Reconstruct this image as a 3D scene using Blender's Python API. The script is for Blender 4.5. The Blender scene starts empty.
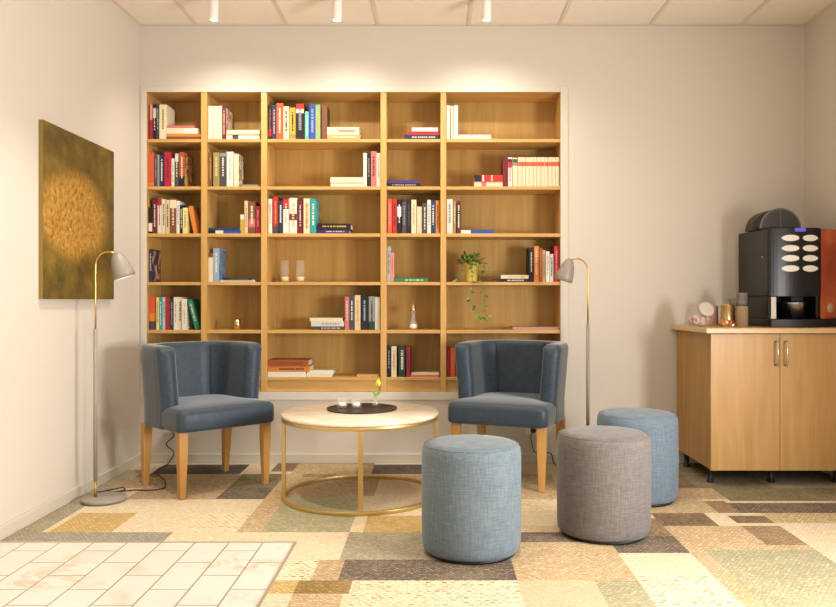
import bpy, bmesh, math, random
from mathutils import Vector, Matrix
random.seed(7)
S = bpy.context.scene
COL = S.collection
PI = math.pi
F = 775.0            # focal length in pixels of the 836x607 frame
VX, VY = 436.0, 300.0
D = 4.755            # distance camera - back wall
H = 1.0              # camera height

# ------------------------------------------------------------------ colour / materials
def lin(c):
    if isinstance(c, str):
        c = c.lstrip('#'); c = [int(c[i:i+2], 16)/255 for i in (0, 2, 4)]
    return tuple((x/12.92 if x <= .04045 else ((x+.055)/1.055)**2.4) for x in c) + (1.0,)

_m = {}
def mat(name, col, rough=.5, metal=0., **k):
    key = (name, str(col))
    if key in _m: return _m[key]
    m = bpy.data.materials.new(name); m.use_nodes = True
    b = m.node_tree.nodes['Principled BSDF']
    b.inputs['Base Color'].default_value = lin(col)
    b.inputs['Roughness'].default_value = rough
    b.inputs['Metallic'].default_value = metal
    if 'emit' in k:
        b.inputs['Emission Color'].default_value = lin(k.get('ecol', col)); b.inputs['Emission Strength'].default_value = k['emit']
    if 'trans' in k:
        b.inputs['Transmission Weight'].default_value = k['trans']; b.inputs['IOR'].default_value = k.get('ior', 1.45)
    if 'spec' in k: b.inputs['Specular IOR Level'].default_value = k['spec']
    if 'coat' in k: b.inputs['Coat Weight'].default_value = k['coat']; b.inputs['Coat Roughness'].default_value = .08
    if 'sheen' in k: b.inputs['Sheen Weight'].default_value = k['sheen']; b.inputs['Sheen Roughness'].default_value = .4
    _m[key] = m
    return m

class NT:
    """small node helper"""
    def __init__(s, m):
        s.m = m; s.t = m.node_tree; s.b = s.t.nodes['Principled BSDF']
    def n(s, typ, **props):
        nd = s.t.nodes.new(typ)
        for k, v in props.items():
            if k in nd.inputs: nd.inputs[k].default_value = v
            else: setattr(nd, k, v)
        return nd
    def l(s, a, b): s.t.links.new(a, b)
    def coords(s, scale=(1, 1, 1), loc=(0, 0, 0), kind='Object', rot=(0, 0, 0)):
        tc = s.n('ShaderNodeTexCoord'); mp = s.n('ShaderNodeMapping')
        mp.inputs['Scale'].default_value = scale; mp.inputs['Location'].default_value = loc; mp.inputs['Rotation'].default_value = rot
        s.l(tc.outputs[kind], mp.inputs['Vector']); return mp.outputs['Vector']
    def noise(s, vec, scale=1, detail=4, rough=.55, dist=0):
        nd = s.n('ShaderNodeTexNoise'); nd.inputs['Scale'].default_value = scale; nd.inputs['Detail'].default_value = detail
        nd.inputs['Roughness'].default_value = rough; nd.inputs['Distortion'].default_value = dist
        s.l(vec, nd.inputs['Vector']); return nd.outputs['Fac']
    def ramp(s, fac, stops):
        r = s.n('ShaderNodeValToRGB'); e = r.color_ramp.elements
        while len(e) < len(stops): e.new(.5)
        for el, (p, c) in zip(e, stops): el.position = p; el.color = lin(c)
        s.l(fac, r.inputs['Fac']); return r.outputs['Color']
    def mix(s, fac, a, b, mode='MIX'):
        x = s.n('ShaderNodeMix', data_type='RGBA', blend_type=mode)
        for sock, v in ((x.inputs[0], fac), (x.inputs[6], a), (x.inputs[7], b)):
            if hasattr(v, 'is_output'): s.l(v, sock)
            elif isinstance(v, (int, float)): sock.default_value = v
            else: sock.default_value = lin(v)
        return x.outputs[2]
    def math(s, op, a, b=0.):
        x = s.n('ShaderNodeMath', operation=op)
        for sock, v in ((x.inputs[0], a), (x.inputs[1], b)):
            if hasattr(v, 'is_output'): s.l(v, sock)
            else: sock.default_value = v
        return x.outputs[0]
    def base(s, c): s.l(c, s.b.inputs['Base Color'])
    def bump(s, h, strength=.2, dist=.002):
        b = s.n('ShaderNodeBump'); b.inputs['Strength'].default_value = strength; b.inputs['Distance'].default_value = dist
        s.l(h, b.inputs['Height']); s.l(b.outputs['Normal'], s.b.inputs['Normal'])

def wood(name, light, dark, axis='z', rough=.42, fine=60):
    m = mat(name, light, rough); t = NT(m)
    sc = {'x': (1.2, 16, 16), 'y': (16, 1.2, 16), 'z': (16, 16, 1.2)}[axis]
    v = t.coords(sc); a = t.noise(v, 1, 6, .6, .6)
    sc2 = tuple(q*fine/16 for q in sc); b = t.noise(t.coords(sc2), 1, 3, .5)
    c = t.ramp(a, [(.3, dark), (.68, light)])
    c = t.mix(t.math('MULTIPLY', b, .30), c, dark)
    t.base(c); t.bump(b, .06, .001)
    return m

def fabric(name, c1, c2, c3, sheen=.25, rough=.75, k=1.0):
    m = mat(name, c1, rough, sheen=sheen, spec=.3); t = NT(m)
    h = t.noise(t.coords((22*k, 22*k, 330*k)), 1, 2, .6)
    v = t.noise(t.coords((300*k, 300*k, 16*k)), 1, 2, .6)
    big = t.noise(t.coords((5, 5, 5)), 1, 2)
    s = t.math('ADD', t.math('MULTIPLY', h, .5), t.math('MULTIPLY', v, .5))
    c = t.ramp(s, [(.34, c2), (.5, c1), (.66, c3)])
    c = t.mix(t.math('MULTIPLY', big, .12), c, c2)
    t.base(c); t.bump(s, .35, .0015)
    return m

# ------------------------------------------------------------------ mesh helpers
def new_bm(): return bmesh.new()
def add_box(bm, x0, x1, y0, y1, z0, z1, mi=0, M=None):
    vs = [bm.verts.new((x, y, z)) for x in (x0, x1) for y in (y0, y1) for z in (z0, z1)]
    fs = [(0, 1, 3, 2), (4, 6, 7, 5), (0, 4, 5, 1), (2, 3, 7, 6), (0, 2, 6, 4), (1, 5, 7, 3)]
    out = []
    for f in fs:
        fc = bm.faces.new([vs[i] for i in f]); fc.material_index = mi; out.append(fc)
    if M is not None: bmesh.ops.transform(bm, matrix=M, verts=vs)
    return out
def add_lathe(bm, prof, seg=32, mi=0, M=None, smooth=True, closed=False):
    """prof: (r, z) list; r=0 gives a pole"""
    rings = []; allv = []
    for r, z in prof:
        if r < 1e-6: v = [bm.verts.new((0, 0, z))]
        else: v = [bm.verts.new((r*math.cos(2*PI*i/seg), r*math.sin(2*PI*i/seg), z)) for i in range(seg)]
        rings.append(v); allv += v
    pairs = list(zip(rings, rings[1:]))
    if closed: pairs.append((rings[-1], rings[0]))
    for a, b in pairs:
        for i in range(seg):
            j = (i+1) % seg
            if len(a) == 1 and len(b) == 1: continue
            if len(a) == 1: f = bm.faces.new((a[0], b[j], b[i]))
            elif len(b) == 1: f = bm.faces.new((a[i], a[j], b[0]))
            else: f = bm.faces.new((a[i], a[j], b[j], b[i]))
            f.material_index = mi; f.smooth = smooth
    if M is not None: bmesh.ops.transform(bm, matrix=M, verts=allv)
    return allv
def add_tube(bm, pts, r, seg=8, mi=0, caps=True):
    pts = [Vector(p) for p in pts]; rings = []
    rr = r if isinstance(r, (list, tuple)) else [r]*len(pts)
    prev = None
    for i, p in enumerate(pts):
        t = (pts[min(i+1, len(pts)-1)]-pts[max(i-1, 0)]).normalized()
        if prev is None:
            n = t.orthogonal().normalized()
        else:
            n = (prev - t*prev.dot(t))
            n = n.normalized() if n.length > 1e-5 else t.orthogonal().normalized()
        prev = n; b = t.cross(n)
        rings.append([bm.verts.new(p + n*rr[i]*math.cos(2*PI*k/seg) + b*rr[i]*math.sin(2*PI*k/seg)) for k in range(seg)])
    for a, b in zip(rings, rings[1:]):
        for k in range(seg):
            f = bm.faces.new((a[k], a[(k+1) % seg], b[(k+1) % seg], b[k])); f.smooth = True; f.material_index = mi
    if caps:
        bm.faces.new(rings[0][::-1]).material_index = mi; bm.faces.new(rings[-1]).material_index = mi
def add_prism(bm, outline, z0, z1, mi=0, M=None, smooth=False):
    a = [bm.verts.new((x, y, z0)) for x, y in outline]; b = [bm.verts.new((x, y, z1)) for x, y in outline]
    n = len(outline)
    bm.faces.new(a[::-1]).material_index = mi; bm.faces.new(b).material_index = mi
    for i in range(n):
        f = bm.faces.new((a[i], a[(i+1) % n], b[(i+1) % n], b[i])); f.material_index = mi; f.smooth = smooth
    if M is not None: bmesh.ops.transform(bm, matrix=M, verts=a+b)
def bez(pts, n=12):
    """Catmull-Rom through the points"""
    P = [Vector(p) for p in pts]; P = [P[0]*2-P[1]] + P + [P[-1]*2-P[-2]]
    out = []
    for i in range(1, len(P)-2):
        for k in range(n):
            t = k/n; a, b, c, d = P[i-1:i+3]
            out.append(.5*((2*b)+(c-a)*t+(2*a-5*b+4*c-d)*t*t+(3*b-a-3*c+d)*t**3))
    out.append(P[-2]); return out

def obj(name, bm, mats, parent=None, bevel=0, loc=None, rot=None, smooth_angle=None, seg=2):
    me = bpy.data.meshes.new(name)
    bmesh.ops.recalc_face_normals(bm, faces=bm.faces[:])
    bm.to_mesh(me); bm.free()
    for m in (mats if isinstance(mats, (list, tuple)) else [mats]): me.materials.append(m)
    o = bpy.data.objects.new(name, me); COL.objects.link(o)
    if parent: o.parent = parent
    if loc: o.location = loc
    if rot: o.rotation_euler = rot
    if bevel:
        b = o.modifiers.new('bevel', 'BEVEL'); b.width = bevel; b.segments = seg; b.limit_method = 'ANGLE'; b.angle_limit = math.radians(40)
        b.harden_normals = False
    return o
def thing(name, label, cat, loc=(0, 0, 0), rotz=0, group=None):
    o = bpy.data.objects.new(name, None); COL.objects.link(o); o.empty_display_size = .05
    o.location = loc; o.rotation_euler = (0, 0, rotz); tag(o, label, cat, group); return o
def tag(o, label, cat, group=None):
    o['label'] = label; o['category'] = cat
    if group: o['group'] = group
    return o
def struct(name, bm, m, parent=None, **k):
    o = obj(name, bm, m, parent, **k)
    if not parent: o['kind'] = 'structure'
    return o
def dup(root, loc, rotz=None, label=None):
    r = root.copy(); COL.objects.link(r); r.location = loc
    if rotz is not None: r.rotation_euler = (0, 0, rotz)
    if label: r['label'] = label
    for ch in list(root.children):
        c = ch.copy(); COL.objects.link(c); c.parent = r
        for g in ch.children:
            d = g.copy(); COL.objects.link(d); d.parent = c
    return r
def PX(px, y): return (px-VX)*y/F
def PZ(py, y): return H-(py-VY)*y/F

# ------------------------------------------------------------------ room
XL, XR, ZC, YF = -1.82, 2.262, 2.687, -2.6
YW = D
def wallpaint(name, c):
    m = mat(name, c, .85, spec=.2); t = NT(m)
    n = t.noise(t.coords((90, 90, 90)), 1, 3); t.bump(n, .08, .001)
    b = t.noise(t.coords((1.3, 1.3, 1.3)), 1, 2)
    t.base(t.mix(t.math('MULTIPLY', b, .10), c, '#c9c0b3')); return m
M_wall = wallpaint('painted_wall', '#d4cbbf')
M_base = mat('painted_trim', '#cdc5b6', .5)

# bookcase niche
BX0, BX1 = PX(145.2, YW), PX(561.6, YW)
BZ0, BZ1 = PZ(392, YW), PZ(91, YW)
bm = new_bm()
W2 = YW+.34
add_box(bm, XL-.12, BX0, YW, W2, -.05, ZC+.05); add_box(bm, BX1, XR+.12, YW, W2, -.05, ZC+.05)
add_box(bm, BX0, BX1, YW, W2, BZ1, ZC+.05); add_box(bm, BX0, BX1, YW, W2, -.05, BZ0)
add_box(bm, BX0, BX1, YW+.30, W2, BZ0, BZ1)
struct('wall_back', bm, M_wall)
bm = new_bm(); add_box(bm, XL-.12, XL, YF, YW, -.05, ZC+.05); struct('wall_left', bm, M_wall)
# right wall with a large window opening
WY0, WY1, WZ0, WZ1 = .95, 2.25, .62, 1.36
bm = new_bm()
add_box(bm, XR, XR+.12, YF, WY0, -.05, ZC+.05); add_box(bm, XR, XR+.12, WY1, YW, -.05, ZC+.05)
add_box(bm, XR, XR+.12, WY0, WY1, -.05, WZ0); add_box(bm, XR, XR+.12, WY0, WY1, WZ1, ZC+.05)
struct('wall_right', bm, M_wall)
M_winframe = mat('white_window_frame', '#e9e6e0', .4)
bm = new_bm()
for z0, z1 in ((WZ0, WZ0+.06), (WZ1-.06, WZ1)): add_box(bm, XR+.05, XR+.11, WY0, WY1, z0, z1)
for y0 in (WY0, (WY0+WY1)/2-.03, WY1-.06): add_box(bm, XR+.05, XR+.11, y0, y0+.06, WZ0+.06, WZ1-.06)
struct('window_1', bm, M_winframe, bevel=.004)
# front wall behind the camera, with a wide window added to let in fill light
FX0, FX1, FZ0, FZ1 = -1.4, 1.9, .5, 2.45
bm = new_bm()
add_box(bm, XL-.12, FX0, YF-.12, YF, -.05, ZC+.05); add_box(bm, FX1, XR+.12, YF-.12, YF, -.05, ZC+.05)
add_box(bm, FX0, FX1, YF-.12, YF, -.05, FZ0); add_box(bm, FX0, FX1, YF-.12, YF, FZ1, ZC+.05)
struct('wall_front', bm, M_wall)
bm = new_bm()
for z0, z1 in ((FZ0, FZ0+.06), (FZ1-.06, FZ1)): add_box(bm, FX0, FX1, YF-.09, YF-.03, z0, z1)
for x0 in (FX0, (FX0+FX1)/2-.03, FX1-.06): add_box(bm, x0, x0+.06, YF-.09, YF-.03, FZ0+.06, FZ1-.06)
struct('fill_window', bm, M_winframe, bevel=.004)

# ceiling: panels 0.555 m, T-bar grid
M_ceil = mat('ceiling_panel', '#f0e6d8', .9, spec=.1); t = NT(M_ceil); t.bump(t.noise(t.coords((160, 160, 160)), 1, 2), .1, .001)
M_bar = mat('ceiling_grid', '#ddd0bd', .6)
bm = new_bm(); add_box(bm, XL-.12, XR+.12, YF-.12, W2, ZC, ZC+.05)
P = .5555; x = PX(197, YW)-P
k = -2
xs = [PX(197, YW)+P*i for i in range(-1, 8)]
for x in xs:
    if XL < x < XR: add_box(bm, x-.011, x+.011, YF, YW, ZC-.005, ZC-.0005, 1)
y = YW-.012
i = 0
while y > YF:
    add_box(bm, XL, XR, y-.011, y+.011, ZC-.0045, ZC-.0005, 1); i += 1; y = YW-.012-P*i*2.0
add_box(bm, XL, XL+.02, YF, YW, ZC-.006, ZC-.0005, 1); add_box(bm, XR-.02, XR, YF, YW, ZC-.006, ZC-.0005, 1)
struct('ceiling', bm, [M_ceil, M_bar])

# baseboards
BH = .058
bm = new_bm(); add_box(bm, XL+.013, XR-.013, YW-.013, YW-.0002, 0.0, BH); struct('baseboard_back', bm, M_base, bevel=.003)
bm = new_bm(); add_box(bm, XL+.0002, XL+.013, YF, YW-.0002, 0.0, BH); struct('baseboard_left', bm, M_base, bevel=.003)
bm = new_bm(); add_box(bm, XR-.013, XR-.0002, YF, YW-.0002, 0.0, BH); struct('baseboard_right', bm, M_base, bevel=.003)

# ------------------------------------------------------------------ floor: patchwork carpet + marble tiles
def rgb(r, g, b): return (r/255, g/255, b/255)
def carpet(name, c1, c2, style='weave'):
    m = mat('carpet_'+name, c1, .95, spec=.1); t = NT(m)
    fine = t.noise(t.coords((230, 230, 1)), 1, 2, .7)
    wv = t.noise(t.coords((45, 95, 1)), 1, 3, .65)
    big = t.noise(t.coords((5, 5, 1)), 1, 3)
    nz = t.n('ShaderNodeTexNoise'); nz.inputs['Scale'].default_value = 70; nz.inputs['Detail'].default_value = 2; t.l(t.coords(), nz.inputs['Vector'])
    off = t.n('ShaderNodeVectorMath', operation='MULTIPLY_ADD'); t.l(nz.outputs['Color'], off.inputs[0]); off.inputs[1].default_value = (.022, .016, 0); t.l(t.coords(), off.inputs[2])
    yarn = off.outputs[0]
    if style == 'dash':
        br = t.n('ShaderNodeTexBrick'); t.l(yarn, br.inputs['Vector'])
        br.inputs['Scale'].default_value = 1; br.inputs['Brick Width'].default_value = .028; br.inputs['Row Height'].default_value = .02
        br.inputs['Mortar Size'].default_value = .006; br.inputs['Mortar Smooth'].default_value = .6
        br.inputs['Color1'].default_value = (1, 1, 1, 1); br.inputs['Color2'].default_value = (.2, .2, .2, 1); br.inputs['Mortar'].default_value = (0, 0, 0, 1)
        f = t.math('MULTIPLY', br.outputs['Color'], t.math('ADD', t.math('MULTIPLY', wv, 3.0), -.75))
        c = t.mix(f, c1, c2)
        h = f
    else:
        br = t.n('ShaderNodeTexBrick'); t.l(yarn, br.inputs['Vector'])
        br.inputs['Scale'].default_value = 1; br.inputs['Brick Width'].default_value = .019; br.inputs['Row Height'].default_value = .0135
        br.inputs['Mortar Size'].default_value = .004; br.inputs['Mortar Smooth'].default_value = .6
        br.inputs['Color1'].default_value = (0, 0, 0, 1); br.inputs['Color2'].default_value = (.75, .75, .75, 1); br.inputs['Mortar'].default_value = (1, 1, 1, 1)
        h = t.math('ADD', t.math('MULTIPLY', br.outputs['Color'], .85), t.math('MULTIPLY', t.ramp(wv, [(.40, '#000000'), (.66, '#ffffff')]), .6))
        c = t.mix(h, c1, c2)
        h = t.math('SUBTRACT', 1., h)
    c = t.mix(t.math('MULTIPLY', fine, .20), c, c2)
    c = t.mix(t.ramp(big, [(.45, '#000000'), (.75, '#707070')]), c, rgb(214, 194, 160))
    t.base(c); t.bump(t.math('ADD', h, fine), .5, .004)
    return m
CP = {
 'cream': carpet('cream', rgb(240, 231, 214), rgb(206, 187, 154)), 'sand': carpet('sand', rgb(232, 217, 190), rgb(176, 148, 108)),
 'tan': carpet('tan', rgb(222, 204, 172), rgb(166, 140, 106)), 'ochre': carpet('ochre', rgb(226, 204, 152), rgb(182, 150, 94)),
 'brownochre': carpet('brownochre', rgb(186, 160, 108), rgb(132, 106, 62)), 'sage': carpet('sage', rgb(206, 200, 168), rgb(152, 146, 116)),
 'greyblue': carpet('greyblue', rgb(192, 186, 166), rgb(140, 136, 124)), 'charcoal': carpet('charcoal', rgb(168, 152, 134), rgb(96, 84, 72)),
 'navy': carpet('navy', rgb(126, 114, 108), rgb(76, 67, 64)), 'brown': carpet('brown', rgb(172, 148, 120), rgb(108, 88, 68)),
 'taupe': carpet('taupe', rgb(192, 168, 136), rgb(134, 110, 82)), 'pink': carpet('pink', rgb(230, 210, 182), rgb(198, 170, 136)),
 'dash': carpet('dash', rgb(232, 216, 187), rgb(146, 112, 68), 'dash'), 'olive': carpet('olive', rgb(168, 157, 126), rgb(116, 106, 80)),
 'greycream': carpet('greycream', rgb(200, 190, 166), rgb(146, 136, 114)),
}
CK = list(CP); 
TX = -.573; TY = 3.20          # tiled area: x < TX, y < TY
def yb(y): return F/(y-VY)
patches = []   # x0, x1, y0(near), y1(far), kind
canon = {'x': [TX], 'y': [TY]}
def snap(ax, v, tol):
    for c_ in canon[ax]:
        if abs(c_-v) < tol: return c_
    canon[ax].append(v); return v
def P_(x0, x1, ytop, ybot, kind): patches.append((snap('x', x0, .016), snap('x', x1, .016), snap('y', yb(ybot), .034), snap('y', yb(ytop), .034), kind))
P_(-1.82, -1.70, 470, 541, 'greycream')
P_(-1.67, -1.40, 513, 532.2, 'ochre'); P_(-1.74, -1.13, 532.6, 543, 'greyblue')
P_(-1.75, -1.56, 474, 488, 'tan'); P_(-1.70, -1.58, 473.6, 477, 'brownochre')
P_(-1.644, -1.12, 464.5, 473.6, 'navy'); P_(-1.56, -1.108, 473.6, 499.2, 'tan')
P_(-1.112, -.862, 473.6, 487, 'olive'); P_(-1.112, -.852, 487.5, 498.6, 'charcoal')
P_(-.965, -.837, 462.5, 471.6, 'brown'); P_(-.824, -.467, 462.5, 473.6, 'tan'); P_(-.836, -.564, 473.6, 478, 'taupe')  # last one, the taupe band, paints the coffee table's shadow into the carpet
P_(-.467, -.373, 462.5, 473.6, 'taupe'); P_(-.373, .12, 464.5, 473, 'navy'); P_(-.56, .12, 473.6, 480, 'sand')
P_(-.758, -.315, 478, 496, 'tan'); P_(-.765, -.366, 496, 532.8, 'sage')
P_(-1.095, -.79, 512, 532.3, 'dash'); P_(-.852, -.765, 475, 532.8, 'sand'); 
P_(-.307, .02, 515.7, 532.8, 'ochre'); P_(-.36, .29, 532.8, 559.7, 'greycream'); P_(-.35, .278, 559.7, 580.4, 'charcoal')
P_(-.448, -.355, 557, 579, 'tan'); P_(-.573, -.448, 557, 579, 'dash')
P_(-.487, -.297, 583, 593.6, 'brownochre'); P_(-.573, -.487, 583, 593.6, 'ochre'); P_(-.487, -.30, 593.6, 625, 'sand')
P_(-.297, .30, 580.4, 650, 'dash'); P_(.278, .72, 541, 580, 'sand')
P_(.12, .50, 462.5, 475, 'greycream'); P_(.30, .66, 475, 510, 'sand'); P_(.36, .62, 499, 510, 'dash')
P_(.36, .62, 525.9, 532, 'pink'); P_(.34, .70, 532, 540, 'charcoal')
P_(.66, .83, 470, 500, 'cream'); P_(.83, 1.2, 470, 512, 'sand')
P_(.80, 1.006, 518, 536, 'taupe'); P_(.717, 1.006, 536, 553, 'charcoal')
P_(.73, 1.0, 553, 575, 'cream'); P_(.73, 1.0, 575, 640, 'dash'); P_(.563, .73, 580, 612, 'sage'); P_(.29, .563, 580, 612, 'pink')
P_(1.0, 1.075, 526, 640, 'sand'); P_(1.075, 1.52, 526, 550, 'sand'); P_(1.35, 1.52, 526, 545, 'taupe'); P_(1.075, 1.52, 550, 628, 'sage')
P_(1.011, 1.255, 515, 526, 'brown'); P_(1.336, 1.527, 517.6, 523, 'brown'); P_(1.434, 2.262, 503, 515, 'charcoal')
P_(1.33, 1.434, 501, 515, 'taupe'); P_(.95, 1.33, 500, 515, 'sand')
P_(1.2, 1.465, 487, 500, 'tan'); P_(1.47, 2.262, 487, 501, 'olive'); P_(1.1, 1.4, 475, 487, 'brown'); P_(1.4, 1.8, 463, 487, 'olive'); P_(1.8, 2.262, 463, 487, 'greycream')  # olive strip in front of the cabinet has the floor shade painted in
P_(1.527, 2.262, 515, 523, 'sand'); P_(1.55, 2.262, 523, 567, 'cream'); P_(1.52, 2.262, 567, 600, 'sand')
rr = random.Random(3)
for i in range(26):           # the carpet goes on behind the camera
    x0 = rr.uniform(-.57, 2.0); y0 = rr.uniform(-2.4, 2.0)
    patches.append((x0, x0+rr.uniform(.15, .5), y0, y0+rr.uniform(.12, .4), rr.choice(CK)))
X0, X1 = XL, XR
xs = sorted({round(min(max(v, X0), X1), 4) for p in patches for v in p[:2]} | {X0, X1, TX})
ys = sorted({round(min(max(v, YF), YW), 4) for p in patches for v in p[2:4]} | {YF, YW, TY})
bm = new_bm(); cache = {}
def gv(x, y):
    if (x, y) not in cache: cache[(x, y)] = bm.verts.new((x, y, 0))
    return cache[(x, y)]
for xa, xb_ in zip(xs, xs[1:]):
    for ya, yb_ in zip(ys, ys[1:]):
        cx, cy = (xa+xb_)/2, (ya+yb_)/2
        if cx < TX and cy < TY: continue
        kind = 'cream'
        for p in patches:
            if p[0] < cx < p[1] and p[2] < cy < p[3]: kind = p[4]
        f = bm.faces.new((gv(xa, ya), gv(xb_, ya), gv(xb_, yb_), gv(xa, yb_))); f.material_index = CK.index(kind)
r = bmesh.ops.extrude_face_region(bm, geom=bm.faces[:])
bmesh.ops.translate(bm, vec=(0, 0, -.04), verts=[v for v in r['geom'] if isinstance(v, bmesh.types.BMVert)])
floor = struct('floor', bm, [CP[k] for k in CK])

M_tile = mat('marble_tile', '#efe9df', .3, spec=.5); t = NT(M_tile)
tc = t.n('ShaderNodeTexCoord'); sx = t.n('ShaderNodeSeparateXYZ'); cb = t.n('ShaderNodeCombineXYZ'); t.l(tc.outputs['Object'], sx.inputs[0])
t.l(t.math('SUBTRACT', sx.outputs[1], 3.088-.275*20), cb.inputs[0]); t.l(t.math('SUBTRACT', TX+.1395*40, sx.outputs[0]), cb.inputs[1])
t.l(t.math('SUBTRACT', TX, sx.outputs[0]), cb.inputs[1])
br = t.n('ShaderNodeTexBrick'); t.l(cb.outputs[0], br.inputs['Vector'])
br.inputs['Scale'].default_value = 1; br.inputs['Brick Width'].default_value = .275; br.inputs['Row Height'].default_value = .1395
br.inputs['Mortar Size'].default_value = .0028; br.inputs['Mortar Smooth'].default_value = .1
br.inputs['Color1'].default_value = (1, 1, 1, 1); br.inputs['Color2'].default_value = (.72, .72, .72, 1); br.inputs['Mortar'].default_value = (0, 0, 0, 1)
v1 = t.noise(t.coords((2.2, 3.4, 1), (3, 1.2, 0)), 1.6, 5, .6, 1.6)
ve = t.ramp(v1, [(.47, '#000000'), (.53, '#ffffff'), (.60, '#000000')])
v2 = t.noise(t.coords((3, 3, 1)), 1, 2); msk = t.ramp(v2, [(.48, '#000000'), (.62, '#ffffff')])
c = t.mix(t.math('MULTIPLY', t.math('MULTIPLY', ve, msk), .62), '#dfdbd2', '#c09a68')
c = t.mix(t.math('MULTIPLY', t.noise(t.coords((6, 6, 1)), 1, 4), .22), c, '#d3c7b4')
c = t.mix(br.outputs['Fac'], c, '#8f7d66')
t.base(c); t.bump(t.math('SUBTRACT', 1., br.outputs['Fac']), .3, .002)
bm = new_bm(); add_box(bm, XL, TX-.012, YF, TY-.012, -.04, 0.0005); struct('floor', bm, M_tile)
M_strip = mat('tile_edge_strip', '#cdc2b2', .35, .6)
bm = new_bm(); add_box(bm, XL+.013, TX, TY-.012, TY, -.03, .003); add_box(bm, TX-.012, TX, YF, TY-.012, -.03, .003)
struct('trim_1', bm, M_strip)

# painted frame around the bookcase
fx0, fx1, fz0, fz1 = PX(140.2, YW)+.004, PX(568, YW), PZ(400, YW), PZ(86.5, YW)
ix0, ix1, iz0, iz1 = PX(146.9, YW), PX(560.4, YW), PZ(391.8, YW), PZ(92.2, YW)
bm = new_bm(); yf0 = YW-.007
add_box(bm, fx0, ix0, yf0, YW-.0004, fz0, fz1); add_box(bm, ix1, fx1, yf0, YW-.0004, fz0, fz1)
add_box(bm, ix0, ix1, yf0, YW-.0004, iz1, fz1); add_box(bm, ix0, ix1, yf0, YW-.0004, fz0, iz0)
struct('trim_2', bm, mat('painted_frame', '#d2cabb', .55), bevel=.002)

# ------------------------------------------------------------------ bookcase
OAKL, OAKD = '#d6ab68', '#be914d'
M_ob = wood('oak_back', '#c79f58', '#aa833e', 'z', .6); M_oz = wood('oak_upright', OAKL, OAKD, 'z'); M_ox = wood('oak_shelf', OAKL, OAKD, 'x')
bcase = thing('bookcase', 'large built-in oak bookcase of five bays set into the back wall', 'bookcase', ((ix0+ix1)/2, YW, iz0))
def inb(bm):   # to local coordinates of bookcase
    bmesh.ops.translate(bm, vec=-Vector(bcase.location), verts=bm.verts[:]); return bm
SY0, SY1 = YW+.001, YW+.252
bays = [(146.9, 201.0), (207.0, 261.0), (267.0, 380.5), (386.5, 440.5), (446.2, 560.4)]
divs = [(201.0, 207.0), (261.0, 267.0), (380.5, 386.5), (440.5, 446.2)]
rows = [139.0, 186.4, 233.4, 282.0, 330.0, 377.4]           # top edges of the shelves
rowb = [142.2, 189.6, 236.8, 285.2, 333.4, 380.4]
ROWZ = [PZ(v, SY0) for v in rows]
gap = .0008
bm = new_bm(); add_box(bm, BX0+.001, BX1-.001, SY1, SY1+.012, BZ0+.002, BZ1-.002); obj('back_panel', inb(bm), M_ob, bcase)
for a, b in ((BX0+.001, ix0), (ix1, BX1-.001)):
    bm = new_bm(); add_box(bm, a, b, SY0, SY1-gap, BZ0+.002, BZ1-.002); obj('side_panel', inb(bm), M_oz, bcase)
bm = new_bm(); add_box(bm, ix0+gap, ix1-gap, SY0, SY1-gap, iz1, BZ1-.002); obj('top_panel', inb(bm), M_ox, bcase)
for a, b in divs:
    bm = new_bm(); add_box(bm, PX(a, YW), PX(b, YW), SY0-.003, SY1-gap, iz0+.001, iz1-gap); obj('divider', inb(bm), M_oz, bcase, bevel=.0015)
for a, b in bays:
    for zt, zb in zip(rows, rowb):
        bm = new_bm(); add_box(bm, PX(a, YW)+gap, PX(b, YW)-gap, SY0, SY1-gap, PZ(zb, YW), PZ(zt, YW)); obj('shelf', inb(bm), M_ox, bcase, bevel=.0012)
    bm = new_bm(); add_box(bm, PX(a, YW)+gap, PX(b, YW)-gap, SY0+.012, SY0+.03, iz0+.001, PZ(380.4, YW)-gap); obj('plinth', inb(bm), M_ox, bcase)

# ------------------------------------------------------------------ books
COLS = {  # word -> hex
 'maroon':'#6e1f28','crimson':'#a8233a','pink':'#d98f88','black':'#221f22','cream':'#dccfae','white':'#dfd9cc','brown':'#7a4c30','orange':'#d4823a',
 'red-orange':'#cf5a3a','dark grey':'#4a484c','grey':'#8f8c8a','navy':'#2b3350','red':'#bf3030','tan':'#c79a67','olive':'#97894f','yellow':'#c3a23e',
 'teal':'#2c9a9b','turquoise':'#63b7ae','blue':'#3550a3','light blue':'#8fa6bd','green':'#2f7a56','dark green':'#27402f','pale yellow':'#e3d487',
 'beige':'#d2bd94','purple':'#4b3672','silver':'#b9b6b2','pale green':'#8ba877','rust':'#a3512c','dark blue':'#243d63','pale grey':'#c9c4ba','rose':'#c4706a'}
M_pages = mat('book_pages', '#e4d9c2', .9); t = NT(M_pages); t.bump(t.noise(t.coords((900, 900, 900)), 1, 1), .3, .001)
def bmat(c, rough=.55): return mat('book_cover', COLS.get(c, c), rough, spec=.35)
BAYN = ['leftmost bay', 'second bay from left', 'middle bay', 'fourth bay from left', 'rightmost bay']
ROWN = ['top shelf', 'second shelf', 'third shelf', 'fourth shelf', 'fifth shelf', 'lowest shelf']
ORD = ['first', 'second', 'third', 'fourth', 'fifth', 'sixth', 'seventh', 'eighth', 'ninth', 'tenth', 'eleventh', 'twelfth', 'thirteenth', 'fourteenth', 'fifteenth', 'sixteenth']
GB = 'books on the oak bookcase'
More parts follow.
